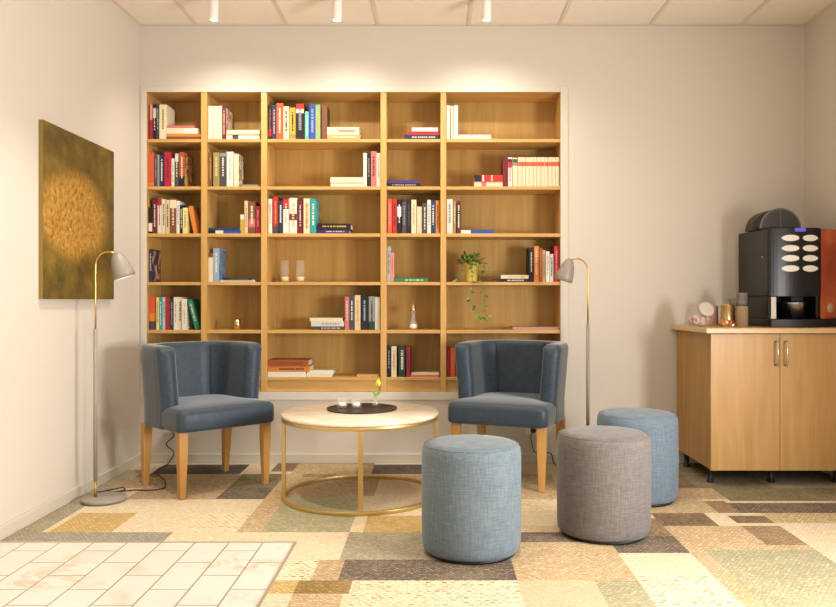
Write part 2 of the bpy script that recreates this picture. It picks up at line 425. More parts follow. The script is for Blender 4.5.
def make_book(label, loc, w, h, dep, colr, title=None, bands=(), art=None, ry=0, flat=False, group=GB, rz=0):
    """upright book: origin bottom-left-front, spine faces -y. flat: lies on its side, spine still to -y (w = thickness, h = length)."""
    r = thing('book', label, 'book', loc, 0, group)
    th = min(.0028, w*.16)
    def T(bm):
        if flat:   # upright (x thickness, z length) -> lying: x=length, z=thickness
            bmesh.ops.transform(bm, matrix=Matrix(((0, 0, 1, 0), (0, 1, 0, 0), (1, 0, 0, 0), (0, 0, 0, 1))), verts=bm.verts[:])
        return bm
    bm = new_bm()
    add_box(bm, 0, th, .002, dep, 0, h); add_box(bm, w-th, w, .002, dep, 0, h); add_box(bm, 0, w, 0, .003, 0, h)
    obj('cover', T(bm), bmat(colr), r)
    bm = new_bm(); add_box(bm, th+.0002, w-th-.0002, .0032, dep-.004, .003, h-.0035); obj('pages', T(bm), M_pages, r)
    for z0, z1, c in bands:
        bm = new_bm(); add_box(bm, .0006, w-.0006, -.0004, -.00002, z0*h, z1*h); obj('spine_band', T(bm), bmat(c), r)
    if title:
        bm = new_bm(); z = h*.86; cw = w*random.uniform(.22, .36)
        lo = h*random.uniform(.16, .35)
        while z > lo:
            L = random.uniform(.006, .014)
            add_box(bm, w/2-cw/2, w/2+cw/2, -.0008, -.0004, z-L, z); z -= L+random.choice((.0022, .0022, .007))
        obj('spine_title', T(bm), bmat(title), r)
    if art:
        m = mat('cover_art', art[0], .4); t = NT(m)
        n = t.noise(t.coords((1, 18, 18), (random.random()*9, 0, 0)), 1, 2); t.base(t.ramp(n, [(.42, art[0]), (.5, art[1]), (.58, art[2])]))
        bm = new_bm(); add_box(bm, w+.00002, w+.0004, .004, dep-.002, h*.04, h*.96); obj('cover_art', T(bm), m, r)
    r.rotation_euler = (0, ry, rz)
    return r
NB = 0
def shelf_books(bay, row, crop, ups=(), stacks=(), rev=False):
    """crop=(scale, ox, oy); ups: (x0,x1,ytop,colour,title,{opts}); stacks: list of [bottom .. top] of (x0,x1,y0,y1,colour,title)"""
    global NB
    sc, ox, oy = crop; zt = ROWZ[row]+.0006
    bx0, bx1 = PX(bays[bay][0], YW)+.002, PX(bays[bay][1], YW)-.002
    last = bx0
    for i, u in enumerate(ups):
        x0, x1, yt, c, ti = u[:5]; o = u[5] if len(u) > 5 else {}
        y = YW+.018+random.uniform(0, .012)
        X0 = max(PX(ox+x0/sc, y), last+.0008); X1 = min(PX(ox+x1/sc, y)-.0004, bx1)
        h = PZ(oy+yt/sc, y)-zt
        w = max(X1-X0, .007); dep = o.get('dep', min(.19, h*.74))
        lean = o.get('lean', 0)
        where = o.get('where') or '%s from left among upright books' % ORD[i]
        desc = o.get('desc', c + ' book')
        lab = '%s, %s, %s, %s' % (desc, 'leaning '+where if lean else where, ROWN[row], BAYN[bay])
        if lean:
            X0 = last+.001+h*math.sin(abs(lean)); h = h/math.cos(lean)-w*math.tan(abs(lean))
            make_book(lab, (X0, y, zt), w, h, dep, c, ti, o.get('bands', ()), o.get('art'), ry=lean); last = X0+w
            continue
        make_book(lab, (X0, y, zt), w, h, dep, c, ti, o.get('bands', ()), o.get('art'), group=o.get('group', GB))
        last = max(last, X0+w); NB += 1
    for st in stacks:
        z = zt; n = len(st); y = YW+.016
        for j, s in enumerate(st):
            x0, x1, y0, y1, c, ti = s[:6]; o = s[6] if len(s) > 6 else {}
            yy = y+random.uniform(0, .01); L = PX(ox+x1/sc, yy)-PX(ox+x0/sc, yy)
            X0 = PX(ox+x0/sc, yy)
            X0 = max(X0, last+.001) if not o.get('free') and st is stacks[0] and ups and not rev else max(X0, bx0)
            if X0+L > bx1: L = bx1-X0
            tk = max(abs(y1-y0)/sc*yy/F, .006); tk -= .0004
            pos = ('lying flat alone' if n == 1 else 'lying %s of its stack' % (('at the bottom' if j == 0 else 'on top' if j == n-1 else '%s from bottom' % ORD[j])))
            if o.get('pos'): pos = o['pos']
            lab = '%s, %s, %s, %s' % (o.get('desc', c+' book'), pos, ROWN[row], BAYN[bay])
            make_book(lab, (X0, yy, z), tk, L, min(.17, max(.11, L*.72)), c, ti, o.get('bands', ()), flat=True); z += tk+.0004; NB += 1
c1 = (5.515, 140, 85); c2 = (3.79, 140, 185); c3 = (5.515, 260, 85); c4 = (5.785, 260, 185); c5 = (5.277, 260, 280); c6 = (4.4, 380, 85); c7 = (4.4, 380, 185); c8 = (4.4, 380, 280)
# leftmost bay
shelf_books(0, 0, c1, [(40, 52, 108, 'maroon', None), (52, 69, 104, 'crimson', None, {'bands': [(.55, 1, 'pink')]}), (71, 90, 108, 'black', 'white', {'bands': [(.62, .9, 'pale grey')]}), (91, 105, 106, 'dark grey', 'white'),
   (107, 147, 108, 'cream', 'olive', {'desc': 'thick cream book', 'dep': .15})],
   [[(147, 335, 276, 292, 'brown', None), (147, 335, 258, 275, 'orange', None), (147, 320, 226, 257, 'white', None, {'bands': [(0, .55, 'cream')]}), (147, 300, 211, 225, 'rose', None)]])
shelf_books(0, 1, c1, [(40, 77, 372, 'red-orange', None, {'bands': [(.05, .12, 'orange')]}), (79, 96, 382, 'dark grey', 'grey'), (96, 107, 384, 'grey', None), (107, 132, 386, 'navy', 'white'), (134, 171, 370, 'crimson', 'maroon'),
   (172, 190, 405, 'white', 'olive'), (193, 213, 378, 'dark grey', 'pale grey', {'bands': [(.75, 1, 'pale grey')]}), (216, 246, 370, 'rust', 'cream', {'art': ('#d2683a', '#2a211c', '#c9a06a'), 'bands': [(0, .3, 'black')]})])
shelf_books(0, 2, c2, [(30, 47, 85, 'black', None, {'bands': [(.08, .4, 'white')]}), (48, 64, 56, 'maroon', 'cream'), (65, 82, 50, 'white', 'crimson', {'bands': [(.8, 1, 'crimson')]}), (83, 97, 54, 'cream', 'dark grey'), (98, 112, 56, 'beige', 'black'),
   (113, 138, 50, 'brown', 'cream', {'bands': [(.72, .95, 'cream')]}), (138, 150, 60, 'white', 'grey'), (150, 162, 76, 'black', 'white'), (162, 180, 86, 'pale yellow', 'grey'),
   (188, 204, 78, 'orange', None, {'lean': -.2}), ])
shelf_books(0, 3, c2, [(28, 46, 243, 'navy', 'silver', {'art': ('#2b3350', '#1c2238', '#b98d6d'), 'desc': 'navy book with picture cover', 'where': 'standing alone at left'})])
shelf_books(0, 4, c2, [(34, 60, 420, 'red-orange', None, {'bands': [(0, .25, 'dark grey'), (.25, .5, 'orange')]}), (62, 72, 425, 'pale yellow', 'olive'), (72, 84, 425, 'teal', 'white'), (84, 97, 425, 'pale grey', 'dark grey'),
   (98, 112, 425, 'crimson', None), (113, 128, 430, 'dark green', 'grey'), (128, 143, 425, 'white', 'rose'), (143, 159, 425, 'cream', 'black'), (159, 177, 432, 'white', 'tan'), (200, 218, 432, 'green', 'pale grey', {'lean': -.27})])
# second bay
shelf_books(1, 0, c1, [(372, 394, 115, 'white', None), (395, 413, 115, 'cream', None), (413, 432, 116, 'white', None), (432, 452, 115, 'cream', None), (453, 474, 115, 'maroon', 'cream', {'art': ('#e6dcc6', '#a13b35', '#d7c9ac')})],
   [[(477, 660, 264, 292, 'white', None, {'bands': [(.18, .36, 'dark grey')]}), (477, 660, 238, 263, 'cream', None)]])
shelf_books(1, 1, c1, [(372, 397, 372, 'brown', 'tan'), (404, 438, 372, 'olive', 'beige'), (440, 475, 375, 'dark grey', 'white', {'bands': [(.9, 1, 'grey')]}), (478, 514, 368, 'white', 'silver'), (516, 545, 380, 'cream', None, {'art': ('#e9dfc3', '#2b2622', '#ddcfae'), 'dep': .13})],
   [[(560, 655, 543, 555, 'grey', None, {'desc': 'thin grey magazine'})]])
shelf_books(1, 2, c2, [(380, 395, 112, 'yellow', None, {'bands': [(.75, 1, 'white')]}), (396, 409, 60, 'beige', 'olive'), (411, 437, 62, 'brown', 'cream', {'bands': [(.2, .45, 'rose')]}), (439, 455, 80, 'crimson', 'pink')],
   [[(258, 380, 168, 181, 'blue', None, {'bands': [(0, .22, 'black'), (.22, .46, 'white')], 'free': True}), (260, 378, 159, 167, 'dark blue', None, {'free': True})]], rev=True)
shelf_books(1, 3, c2, [(258, 277, 258, 'cream', None, {'bands': [(.85, 1, 'brown')]}), (278, 300, 240, 'light blue', 'white', {'art': ('#6f8fb4', '#8fa6bd', '#4f6f9c')})],
   [[(302, 436, 358, 366, 'pale grey', None), (318, 425, 350, 357, 'black', 'grey')]])
# middle bay
shelf_books(2, 0, c3, [(40, 64, 108, 'black', 'rose', {'bands': [(.1, .3, 'crimson')]}), (66, 90, 110, 'navy', 'pink'), (91, 127, 100, 'red-orange', 'cream'), (129, 160, 118, 'cream', 'black'), (162, 198, 125, 'yellow', 'black', {'bands': [(.05, .18, 'olive')]}),
   (199, 243, 104, 'black', 'grey', {'bands': [(.86, 1, 'red'), (.74, .86, 'pale grey')], 'desc': 'thick black book with red top'}), (247, 270, 145, 'turquoise', 'white'), (273, 305, 106, 'blue', 'light blue'), (306, 333, 108, 'pale green', 'yellow'), (340, 371, 112, 'brown', None, {'dep': .12, 'art': ('#2a2522', '#3a302a', '#221f1f')})],
   [[(368, 552, 266, 292, 'tan', 'cream'), (370, 546, 222, 265, 'cream', 'rose')]])
shelf_books(2, 1, c3, [(570, 590, 375, 'white', None, {'where': 'first of the right-hand row'}), (592, 609, 378, 'black', 'grey', {'where': 'second in the right-hand row'}), (612, 642, 366, 'rose', 'maroon', {'where': 'third in the right-hand row'}), (643, 664, 375, 'white', 'tan', {'where': 'last at the right-hand end'})],
   [[(390, 569, 533, 556, 'white', None, {'free': True}), (388, 568, 502, 532, 'cream', None, {'free': True})]], rev=True)
shelf_books(2, 2, c4, [(42, 70, 80, 'white', 'rose'), (75, 104, 65, 'red', 'orange', {'bands': [(0, .2, 'dark grey')]}), (106, 133, 90, 'navy', 'white'), (134, 167, 80, 'white', 'pale grey', {'bands': [(.74, 1, 'red'), (.7, .74, 'black')]}), (170, 214, 75, 'white', 'beige', {'bands': [(.38, .56, 'maroon')], 'desc': 'thick white book with red square'}),
   (218, 247, 88, 'maroon', 'pale grey'), (252, 289, 78, 'cream', 'orange'), (291, 325, 80, 'teal', 'white', {'art': ('#2c9a9b', '#bcd0c8', '#217c80')})],
   [[(326, 515, 254, 279, 'purple', 'white'), (330, 525, 219, 252, 'black', 'yellow')]])
shelf_books(2, 4, c5, [(448, 471, 88, 'rose', 'pale grey', {'where': 'first in the right-hand row'}), (472, 498, 85, 'dark grey', 'white', {'where': 'second in the right-hand row'}), (500, 530, 80, 'beige', 'tan', {'where': 'third in the right-hand row'}), (532, 571, 82, 'black', 'light blue', {'where': 'fourth in the right-hand row', 'desc': 'black book with pale title'}),
   (574, 606, 86, 'grey', 'dark green', {'where': 'fifth in the right-hand row', 'bands': [(0, .25, 'dark green')]}), (608, 632, 90, 'white', None, {'where': 'last at the right-hand end'})],
   [[(275, 445, 244, 262, 'dark grey', 'pale grey', {'free': True}), (270, 444, 216, 243, 'pale grey', 'grey', {'free': True}), (262, 436, 197, 215, 'cream', None, {'free': True})]], rev=True)
shelf_books(2, 5, c5, [], [[(36, 236, 486, 513, 'white', None, {'pos': 'at the bottom of the left stack'}), (36, 256, 453, 483, 'orange', 'brown', {'pos': 'in the middle of the left stack'}), (36, 250, 418, 450, 'rust', 'brown', {'pos': 'on top of the left stack'})],
   [(245, 380, 496, 513, 'cream', None, {'pos': 'at the bottom beside the tall left stack'}), (250, 388, 478, 495, 'white', None, {'pos': 'on top beside the tall left stack'})], [(510, 628, 501, 513, 'tan', None, {'pos': 'lying alone at the right end'})]])
# fourth bay
shelf_books(3, 0, c6, [], [[(108, 265, 210, 232, 'navy', 'silver'), (120, 263, 195, 209, 'red', None), (140, 255, 177, 194, 'white', None)]])
shelf_books(3, 1, c6, [], [[(34, 177, 427, 443, 'black', 'grey'), (30, 172, 412, 426, 'purple', None)]])
shelf_books(3, 2, c7, [(33, 53, 60, 'red-orange', 'pink'), (55, 74, 62, 'red', 'maroon'), (76, 94, 65, 'black', 'white', {'bands': [(.5, .8, 'white')]}), (97, 117, 72, 'dark grey', 'grey'), (118, 136, 66, 'black', 'dark grey'), (138, 160, 65, 'cream', 'tan'), (162, 184, 95, 'beige', 'white'),
   (187, 207, 80, 'dark grey', 'white'), (208, 224, 65, 'white', 'grey'), (225, 243, 68, 'dark blue', 'white'), (245, 262, 68, 'orange', 'brown')])
shelf_books(3, 3, c7, [(30, 47, 270, 'silver', 'dark grey'), (48, 62, 297, 'pink', 'red-orange')], [[(62, 210, 402, 419, 'green', 'cream')]])
shelf_books(3, 5, c8, [(30, 47, 292, 'black', 'light blue'), (50, 73, 292, 'cream', 'tan'), (83, 112, 290, 'dark green', 'white'), (117, 133, 295, 'crimson', 'blue')], [[(134, 258, 412, 421, 'rose', None), (138, 260, 402, 411, 'cream', None)]])
# rightmost bay
shelf_books(4, 0, c6, [(293, 308, 90, 'white', None), (311, 324, 93, 'cream', 'pale green'), (326, 343, 90, 'white', None)], [[(344, 490, 220, 232, 'pale grey', None), (344, 488, 208, 219, 'silver', None)]])
ser = []; n = 11
for i in range(n):
    a = 608+(790-608)*i/n; b = 608+(790-608)*(i+1)/n-.6
    ser.append((a, b, 318, 'cream', None, {'bands': [(.70, .84, 'red-orange')], 'desc': 'cream volume with red band', 'where': '%s from left in the matching set' % ORD[i], 'group': 'matching cream volumes with a red band'}))
shelf_books(4, 1, c6, [(541, 562, 320, 'maroon', None, {'where': 'first upright beside the flat stack'}), (564, 581, 318, 'white', 'crimson', {'bands': [(.84, .94, 'black'), (.65, .84, 'red')], 'where': 'second upright beside the flat stack'}), (583, 606, 320, 'cream', None, {'bands': [(.72, .84, 'olive'), (.84, .95, 'dark grey')], 'desc': 'cream book with dark gold band', 'where': 'left of the matching set'})]+ser,
   [[(415, 540, 420, 443, 'cream', None, {'bands': [(.25, .42, 'rose')], 'free': True}), (415, 540, 390, 419, 'red', None, {'bands': [(.0, .25, 'black'), (.28, .34, 'cream'), (.6, .64, 'cream')], 'free': True})]], rev=True)
shelf_books(4, 2, c7, [(294, 320, 62, 'white', 'grey'), (322, 334, 70, 'olive', 'cream'), (338, 355, 70, 'maroon', 'white', {'bands': [(.35, .8, 'black')]})], [[(356, 500, 195, 211, 'blue', None, {'bands': [(0, .3, 'white')]})]])
shelf_books(4, 3, c7, [(656, 676, 275, 'black', 'white', {'where': 'first in the right-hand row'}), (678, 699, 268, 'orange', 'cream', {'where': 'second in the right-hand row'}), (701, 714, 276, 'rust', 'pink', {'where': 'third in the right-hand row'}), (715, 728, 286, 'tan', 'green', {'where': 'fourth in the right-hand row'}),
   (730, 746, 292, 'white', 'grey', {'where': 'fifth in the right-hand row'}), (748, 763, 304, 'pale grey', 'dark grey', {'where': 'sixth in the right-hand row'}), (767, 788, 268, 'red', 'pink', {'where': 'last at the right-hand end'})],
   [[(512, 652, 405, 420, 'black', 'pale grey', {'free': True}), (532, 654, 388, 404, 'cream', 'grey', {'free': True})]], rev=True)
shelf_books(4, 4, c8, [], [[(585, 790, 205, 217, '#b08a7c', None, {'desc': 'pinkish thin magazine'})]])
shelf_books(4, 5, c8, [(294, 308, 302, 'crimson', None), (310, 330, 298, 'red-orange', 'orange')])

# ------------------------------------------------------------------ small objects on the shelves
M_glass = mat('clear_glass', '#ffffff', .04); M_glass.node_tree.nodes['Principled BSDF'].inputs['Alpha'].default_value = .07
M_brass = mat('brass', '#d8b46a', .28, 1.0)
M_gold = mat('gold_metal', '#dcc594', .3, 1.0)
def glass_cup_profile(r, h, t=.002, r0=None):
    r0 = r0 or r
    return [(0, 0), (r0, 0), (r, h), (r-t, h), (r0-t, t*2), (0, t*2)]
for px, lab in ((284.9, 'clear glass candle holder on the fourth shelf, left of the pair'), (300.4, 'clear glass candle holder on the fourth shelf, right of the pair')):
    y = YW+.10; g = thing('candle_holder', lab, 'candle holder', (PX(px, y), y, ROWZ[3]+.0005), 0, 'glass candle holders on the shelf')
    bm = new_bm(); add_lathe(bm, glass_cup_profile(.0275, .138)); obj('glass', bm, M_glass, g)
    bm = new_bm(); add_lathe(bm, [(0, .0055), (.023, .0055), (.023, .034), (.0, .034)]); obj('candle', bm, mat('candle_wax', '#e8cf9a', .5), g)
    bm = new_bm(); add_tube(bm, [(0, 0, .034), (.001, 0, .041)], .0008, 6); obj('wick', bm, mat('wick', '#2b241e', .9), g)
y = YW+.05
g = thing('tealight_cup', 'small shiny gold tealight cup alone on the fifth shelf', 'candle holder', (PX(237.3, y), y, ROWZ[4]+.0005))
bm = new_bm(); add_lathe(bm, glass_cup_profile(.0215, .063, .0015, .018)); obj('cup', bm, M_gold, g)
bm = new_bm(); add_lathe(bm, [(0, .0035), (.0155, .0035), (.0155, .03), (0, .03)]); obj('candle', bm, mat('candle_wax_white', '#efe6d4', .5), g)
y = YW+.08
g = thing('glass_bottle', 'small round glass bottle with gold neck on the fifth shelf', 'bottle', (PX(413.3, y), y, ROWZ[4]+.0005))
bm = new_bm()
add_lathe(bm, [(0, 0), (.018, 0), (.027, .008), (.031, .022), (.028, .037), (.016, .052), (.013, .07), (.015, .09), (.016, .118), (.014, .118), (.013, .09), (.0112, .07), (.0142, .052), (.026, .036), (.0288, .022), (.025, .010), (.016, .003), (0, .003)]); obj('glass', bm, M_glass, g)
bm = new_bm(); add_lathe(bm, [(.0165, .115), (.0185, .117), (.0185, .128), (.0165, .130), (.0165, .152), (.014, .155), (0, .155), (0, .12), (.0165, .119)]); obj('collar', bm, M_gold, g)
bm = new_bm(); add_lathe(bm, [(0, .0045), (.014, .005), (.0205, .012), (.021, .022), (.016, .033), (0, .036)]); obj('filling', bm, mat('white_filling', '#f3ead8', .6), g)

# trailing plant in brass pot
y = YW+.052
pl = thing('potted_plant', 'trailing green ivy in a shiny brass pot on the fourth shelf', 'plant', (PX(471.3, y), y, ROWZ[3]+.0005))
bm = new_bm(); add_lathe(bm, [(0, 0), (.034, 0), (.0365, .003), (.0425, .114), (.0445, .117), (.043, .119), (.040, .116), (.035, .02), (0, .02)], 40); obj('pot', bm, mat('polished_brass', '#e6cf66', .3, .25), pl)
bm = new_bm(); add_lathe(bm, [(0, .1), (.038, .1), (.0385, .107), (.02, .112), (0, .113)], 24); obj('soil', bm, mat('potting_soil', '#3b2a1c', .95), pl)
M_leaf = mat('ivy_leaf', '#4d6b25', .45); t = NT(M_leaf); t.base(t.ramp(t.noise(t.coords((40, 40, 40)), 1, 2), [(.35, '#33501a'), (.5, '#557528'), (.66, '#93a64c')]))
M_stem = mat('ivy_stem', '#6b7a35', .6)
def leaf(bm, p, d, up, L, W):
    d = Vector(d).normalized(); s = d.cross(Vector(up)); s = s.normalized() if s.length > 1e-4 else Vector((1, 0, 0)); n = s.cross(d)
    p = Vector(p); pts = []
    prof = [(0, .0), (.22, .8), (.45, 1), (.72, .62), (1, 0)]
    mid = [bm.verts.new(p+d*L*a+n*(-.12*L*a*a)) for a, _ in prof]
    for sg in (1, -1):
        ed = [bm.verts.new(p+d*L*a+s*sg*W*.5*b+n*(.12*W*b-.12*L*a*a)) for a, b in prof[1:-1]]
        ch = [mid[0]]+ed+[mid[-1]]
        for i in range(len(mid)-1):
            vs = [mid[i], mid[i+1], ch[i+1], ch[i]]; vs = list(dict.fromkeys(vs))
            if len(vs) >= 3:
                f = bm.faces.new(vs); f.smooth = True
rp = random.Random(11)
bl = new_bm(); bs = new_bm()
for i in range(60):      # crown
    a = rp.uniform(0, 2*PI); e = rp.uniform(.1, 1.3); rad = rp.uniform(.01, .034); reach = rp.uniform(.02, .052)
    p0 = Vector((rad*math.cos(a), rad*math.sin(a), .112)); dv = Vector((math.cos(a)*math.cos(e), math.sin(a)*math.cos(e), math.sin(e)))
    p1 = p0+dv*reach*1.05
    add_tube(bs, [p0, (p0+p1)/2+Vector((0, 0, .006)), p1], .0009, 5)
    leaf(bl, p1, dv+Vector((rp.uniform(-.4, .4), rp.uniform(-.4, .4), rp.uniform(-.7, .1))), (0, 0, 1), rp.uniform(.026, .042), rp.uniform(.02, .032))
def vine(pts, nl, seed):
    r2 = random.Random(seed); c = bez(pts, 10); add_tube(bs, c, .0011, 5)
    for k in range(nl):
        p = c[int((.15+.85*(k+.5)/nl)*(len(c)-1))]
        leaf(bl, p, (r2.uniform(-1, 1), r2.uniform(-.9, -.1), r2.uniform(-.9, .1)), (0, -.6, .8), r2.uniform(.022, .036), r2.uniform(.016, .026))
yo = -(y-YW)-.018      # in front of the shelf edge
vine([(-.02, -.02, .113), (-.055, -.03, .12), (-.07, -.035, .07), (-.088, -.03, .022), (-.1, -.035, .006)], 8, 1)
vine([(-.01, -.03, .113), (-.012, -.055, .11), (0, yo+.003, .05), (.006, yo, -.03), (-.012, yo, -.09), (.008, yo, -.15), (.03, yo-.005, -.20), (.055, yo-.01, -.235)], 13, 2)
vine([(.02, -.025, .113), (.05, -.04, .12), (.055, yo+.002, .05), (.068, yo, -.03), (.078, yo, -.08), (.073, yo, -.15), (.088, yo-.006, -.215), (.07, yo-.01, -.238)], 13, 3)
vine([(.02, .01, .113), (.062, .0, .125), (.085, -.01, .09), (.08, -.015, .06)], 5, 4)
vine([(-.01, -.03, .113), (-.012, -.062, .122), (-.018, -.06, .07)], 3, 5)
obj('foliage', bl, M_leaf, pl); obj('vines', bs, M_stem, pl)

# ------------------------------------------------------------------ canvas on the left wall (plain stand-in in the same colours)
M_cv = mat('canvas_paint', '#7d6526', .6); t = NT(M_cv)
a = t.noise(t.coords((7, 7, 7)), 1, 5, .65); b = t.noise(t.coords((38, 38, 38)), 1, 5, .8)
c = t.ramp(a, [(.3, '#41350f'), (.5, '#6d571e'), (.7, '#937529')]); c = t.mix(t.math('MULTIPLY', b, .5), c, '#5a4a1c')
tc = t.n('ShaderNodeTexCoord'); mp = t.n('ShaderNodeMapping'); t.l(tc.outputs['Object'], mp.inputs['Vector']); mp.inputs['Scale'].default_value = (0, 2.5, 4.3)
mp.inputs['Location'].default_value = (0, .2, -.0)
ln = t.n('ShaderNodeVectorMath', operation='LENGTH'); t.l(mp.outputs[0], ln.inputs[0])
blob = t.ramp(t.math('ADD', ln.outputs['Value'], t.math('MULTIPLY', a, .5)), [(1.16, '#ffffff'), (1.24, '#000000')]) if False else t.ramp(t.math('MULTIPLY', t.math('ADD', ln.outputs['Value'], t.math('MULTIPLY', a, .55)), .5), [(.50, '#e0e0e0'), (.66, '#000000')])
g2 = t.ramp(b, [(.34, '#6d4a1c'), (.46, '#b98436'), (.56, '#c9983f'), (.68, '#d9ba7c')])
c = t.mix(blob, c, g2)
t.base(c); t.bump(b, .2, .002)
py0, py1, pz0, pz1 = 3.548, 4.326, 1.004, 1.826
cv = thing('canvas_painting', 'square unframed canvas in olive and gold hanging on the left wall', 'painting', (XL+.0005, (py0+py1)/2, (pz0+pz1)/2))
bm = new_bm(); hh = (pz1-pz0)/2; hw = (py1-py0)/2
add_box(bm, .0202, .0215, -hw, hw, -hh, hh); obj('canvas', bm, M_cv, cv)
bm = new_bm(); add_box(bm, 0, .02, -hw, hw, -hh, hh); obj('stretcher', bm, mat('canvas_edge', '#8a7335', .7), cv)

# ------------------------------------------------------------------ armchairs
M_chair = fabric('slate_fabric', '#2d3a46', '#212c36', '#3d4b59', .45, .45, 1.3)
M_seam = mat('fabric_seam', '#2e3740', .8)
M_leg = wood('beech_leg', '#cb9a58', '#ad7c3d', 'z', .4)
def outline(hw, yf, yr, rf, rb, n=8):
    pts = []
    def arc(cx, cy, r, a0, a1):
        for i in range(n+1):
            a = a0+(a1-a0)*i/n; pts.append((cx+r*math.cos(a), cy+r*math.sin(a)))
    arc(-hw+rf, yf+rf, rf, PI, 1.5*PI); arc(hw-rf, yf+rf, rf, 1.5*PI, 2*PI); arc(hw-rb, yr-rb, rb, 0, .5*PI); arc(-hw+rb, yr-rb, rb, .5*PI, PI)
    return pts
HW, YRR = .28, .295
ZB, ZS, ZT = .337, .452, .762
YA = -.105           # arms start
def u_path(off, n=14):
    """left-front -> round the back -> right-front; off = inset from the outer line"""
    r = .20
    L = []
    def seg(a, b, k):
        for i in range(k): L.append((a[0]+(b[0]-a[0])*i/k, a[1]+(b[1]-a[1])*i/k, ))
    hw = HW-off; yr = YRR-off; rr = max(r-off, .02)
    ya = YA
    ks = [0, .01, .022, .04, .065]
    ylist = [ya+k for k in ks]+[ya+.065+(yr-rr-ya-.065)*i/8 for i in range(1, 8)]
    for y in ylist: L.append((-hw, y))
    for i in range(n+1):
        a = PI-.5*PI*i/n; L.append((-hw+rr+rr*math.cos(a), yr-rr+rr*math.sin(a)))
    for i in range(1, 8): L.append((-hw+rr+(2*hw-2*rr)*i/8, yr))
    for i in range(n+1):
        a = .5*PI-.5*PI*i/n; L.append((hw-rr+rr*math.cos(a), yr-rr+rr*math.sin(a)))
    for y in ylist[::-1]: L.append((hw, y))
    return L
TH = .094
def make_armchair(label, loc, rz):
    c = thing('armchair', label, 'armchair', loc, rz, 'slate blue tub armchairs')
    # seat
    bm = new_bm()
    lev = [(ZB, .012), (ZB+.006, .003), (ZB+.02, 0), (ZS-.03, 0), (ZS-.014, .005), (ZS-.004, .016), (ZS+.002, .035), (ZS+.008, .09), (ZS+.011, .17)]
    rings = []
    for z, ins in lev:
        o = outline(HW-ins-.0005, -.272+ins, YRR-ins-.001, max(.045-ins*.2, .02), max(.199-ins, .03))
        rings.append([bm.verts.new((x, y, z)) for x, y in o])
    for a, b in zip(rings, rings[1:]):
        for i in range(len(a)):
            f = bm.faces.new((a[i], a[(i+1) % len(a)], b[(i+1) % len(a)], b[i])); f.smooth = True
    bm.faces.new(rings[0][::-1]); bm.faces.new(rings[-1])
    # keep the seat inside the shell at sides: shell covers it
    obj('seat', bm, M_chair, c)
    # shell
    outer = u_path(0); N = len(outer)
    dist = [0]
    for p, q in zip(outer, outer[1:]): dist.append(dist[-1]+math.dist(p, q))
    tot = dist[-1]
    inner0 = u_path(TH)
    bm = new_bm(); rings = []
    for i in range(N):
        e = min(dist[i], tot-dist[i])
        k = 1 if e >= .04 else math.sqrt(max(0, 1-((.04-e)/.04)**2))
        ztop = ZT - (0 if e > .065 else .055*(1-math.sqrt(max(0, 1-((.065-e)/.065)**2))))
        mx, my = (outer[i][0]+inner0[i][0])/2, (outer[i][1]+inner0[i][1])/2
        nx, ny = outer[i][0]-inner0[i][0], outer[i][1]-inner0[i][1]; ln_ = math.hypot(nx, ny); nx /= ln_; ny /= ln_
        kk = max(k, .12); h = TH/2*kk
        prof = []
        flare = .024
        def pt(off, z):
            fl = flare*max(0, (z-ZS)/(ZT-ZS))
            return (mx+nx*(off+fl), my+ny*(off+fl), z)
        rr = .024*kk
        zs = [ZB+.0015, ZB+.02, ZS, ZS+.1, ztop-.06, ztop-rr]
        prof += [pt(h+.0015, z) for z in zs]
        for j in range(1, 6):
            a = PI/2*j/6; prof.append(pt(h-rr+rr*math.cos(a), ztop-rr+rr*math.sin(a)))
        prof.append(pt(h-rr, ztop)); prof.append(pt(-h+rr, ztop))
        for j in range(1, 6):
            a = PI/2+PI/2*j/6; prof.append(pt(-h+rr+rr*math.cos(a), ztop-rr+rr*math.sin(a)))
        prof += [pt(-h, z) for z in zs[::-1]]
        rings.append([bm.verts.new(p) for p in prof])
    for a, b in zip(rings, rings[1:]):
        m_ = len(a)
        for j in range(m_):
            f = bm.faces.new((a[j], a[(j+1) % m_], b[(j+1) % m_], b[j])); f.smooth = True
    bm.faces.new(rings[0]); bm.faces.new(rings[-1][::-1])
    sh = obj('backrest', bm, M_chair, c)
    # vertical seams where arms meet the back
    for sx in (-1, 1):
        bm = new_bm(); x, y, nx, ny = sx*.130, .182, sx*.5, .86
        add_tube(bm, [(x+nx*.018*q, y+ny*.018*q, ZS+.02+(ZT-ZS-.03)*q) for q in [i/8 for i in range(9)]], .0032, 6)
        obj('seam', bm, M_seam, sh)
    for sx in (-1, 1):
        bm = new_bm(); add_tube(bm, [(sx*(HW+.001+.024*max(0, (z-ZS)/(ZT-ZS))), YA+.075, z) for z in (ZB+.03, ZS, ZS+.15, ZT-.03)], .0016, 6)
        obj('seam', bm, M_seam, sh)
    # legs
    for sx in (-1, 1):
        for sy in (-1, 1):
            bm = new_bm(); a, b = .023, .0145
            lv = []
            for z, hwid, dx in ((ZB-.0005, a, 0), (ZB-.1, a*.98, 0), (0.0, b, 0)):
                oy = .02*sy*(1-z/ZB) if sy > 0 else 0
                lv.append([bm.verts.new((sx*.239+hwid*p, (.20 if sy > 0 else -.213)+oy+hwid*q, z)) for p, q in ((-1, -1), (1, -1), (1, 1), (-1, 1))])
            for u, v in zip(lv, lv[1:]):
                for i in range(4): bm.faces.new((u[i], u[(i+1) % 4], v[(i+1) % 4], v[i]))
            bm.faces.new(lv[0]); bm.faces.new(lv[-1][::-1])
            obj('leg', bm, M_leg, c, bevel=.003)
    return c
make_armchair('slate blue tub armchair on the left, between left floor lamp and round table', (-1.25, 4.205, 0), math.radians(44))
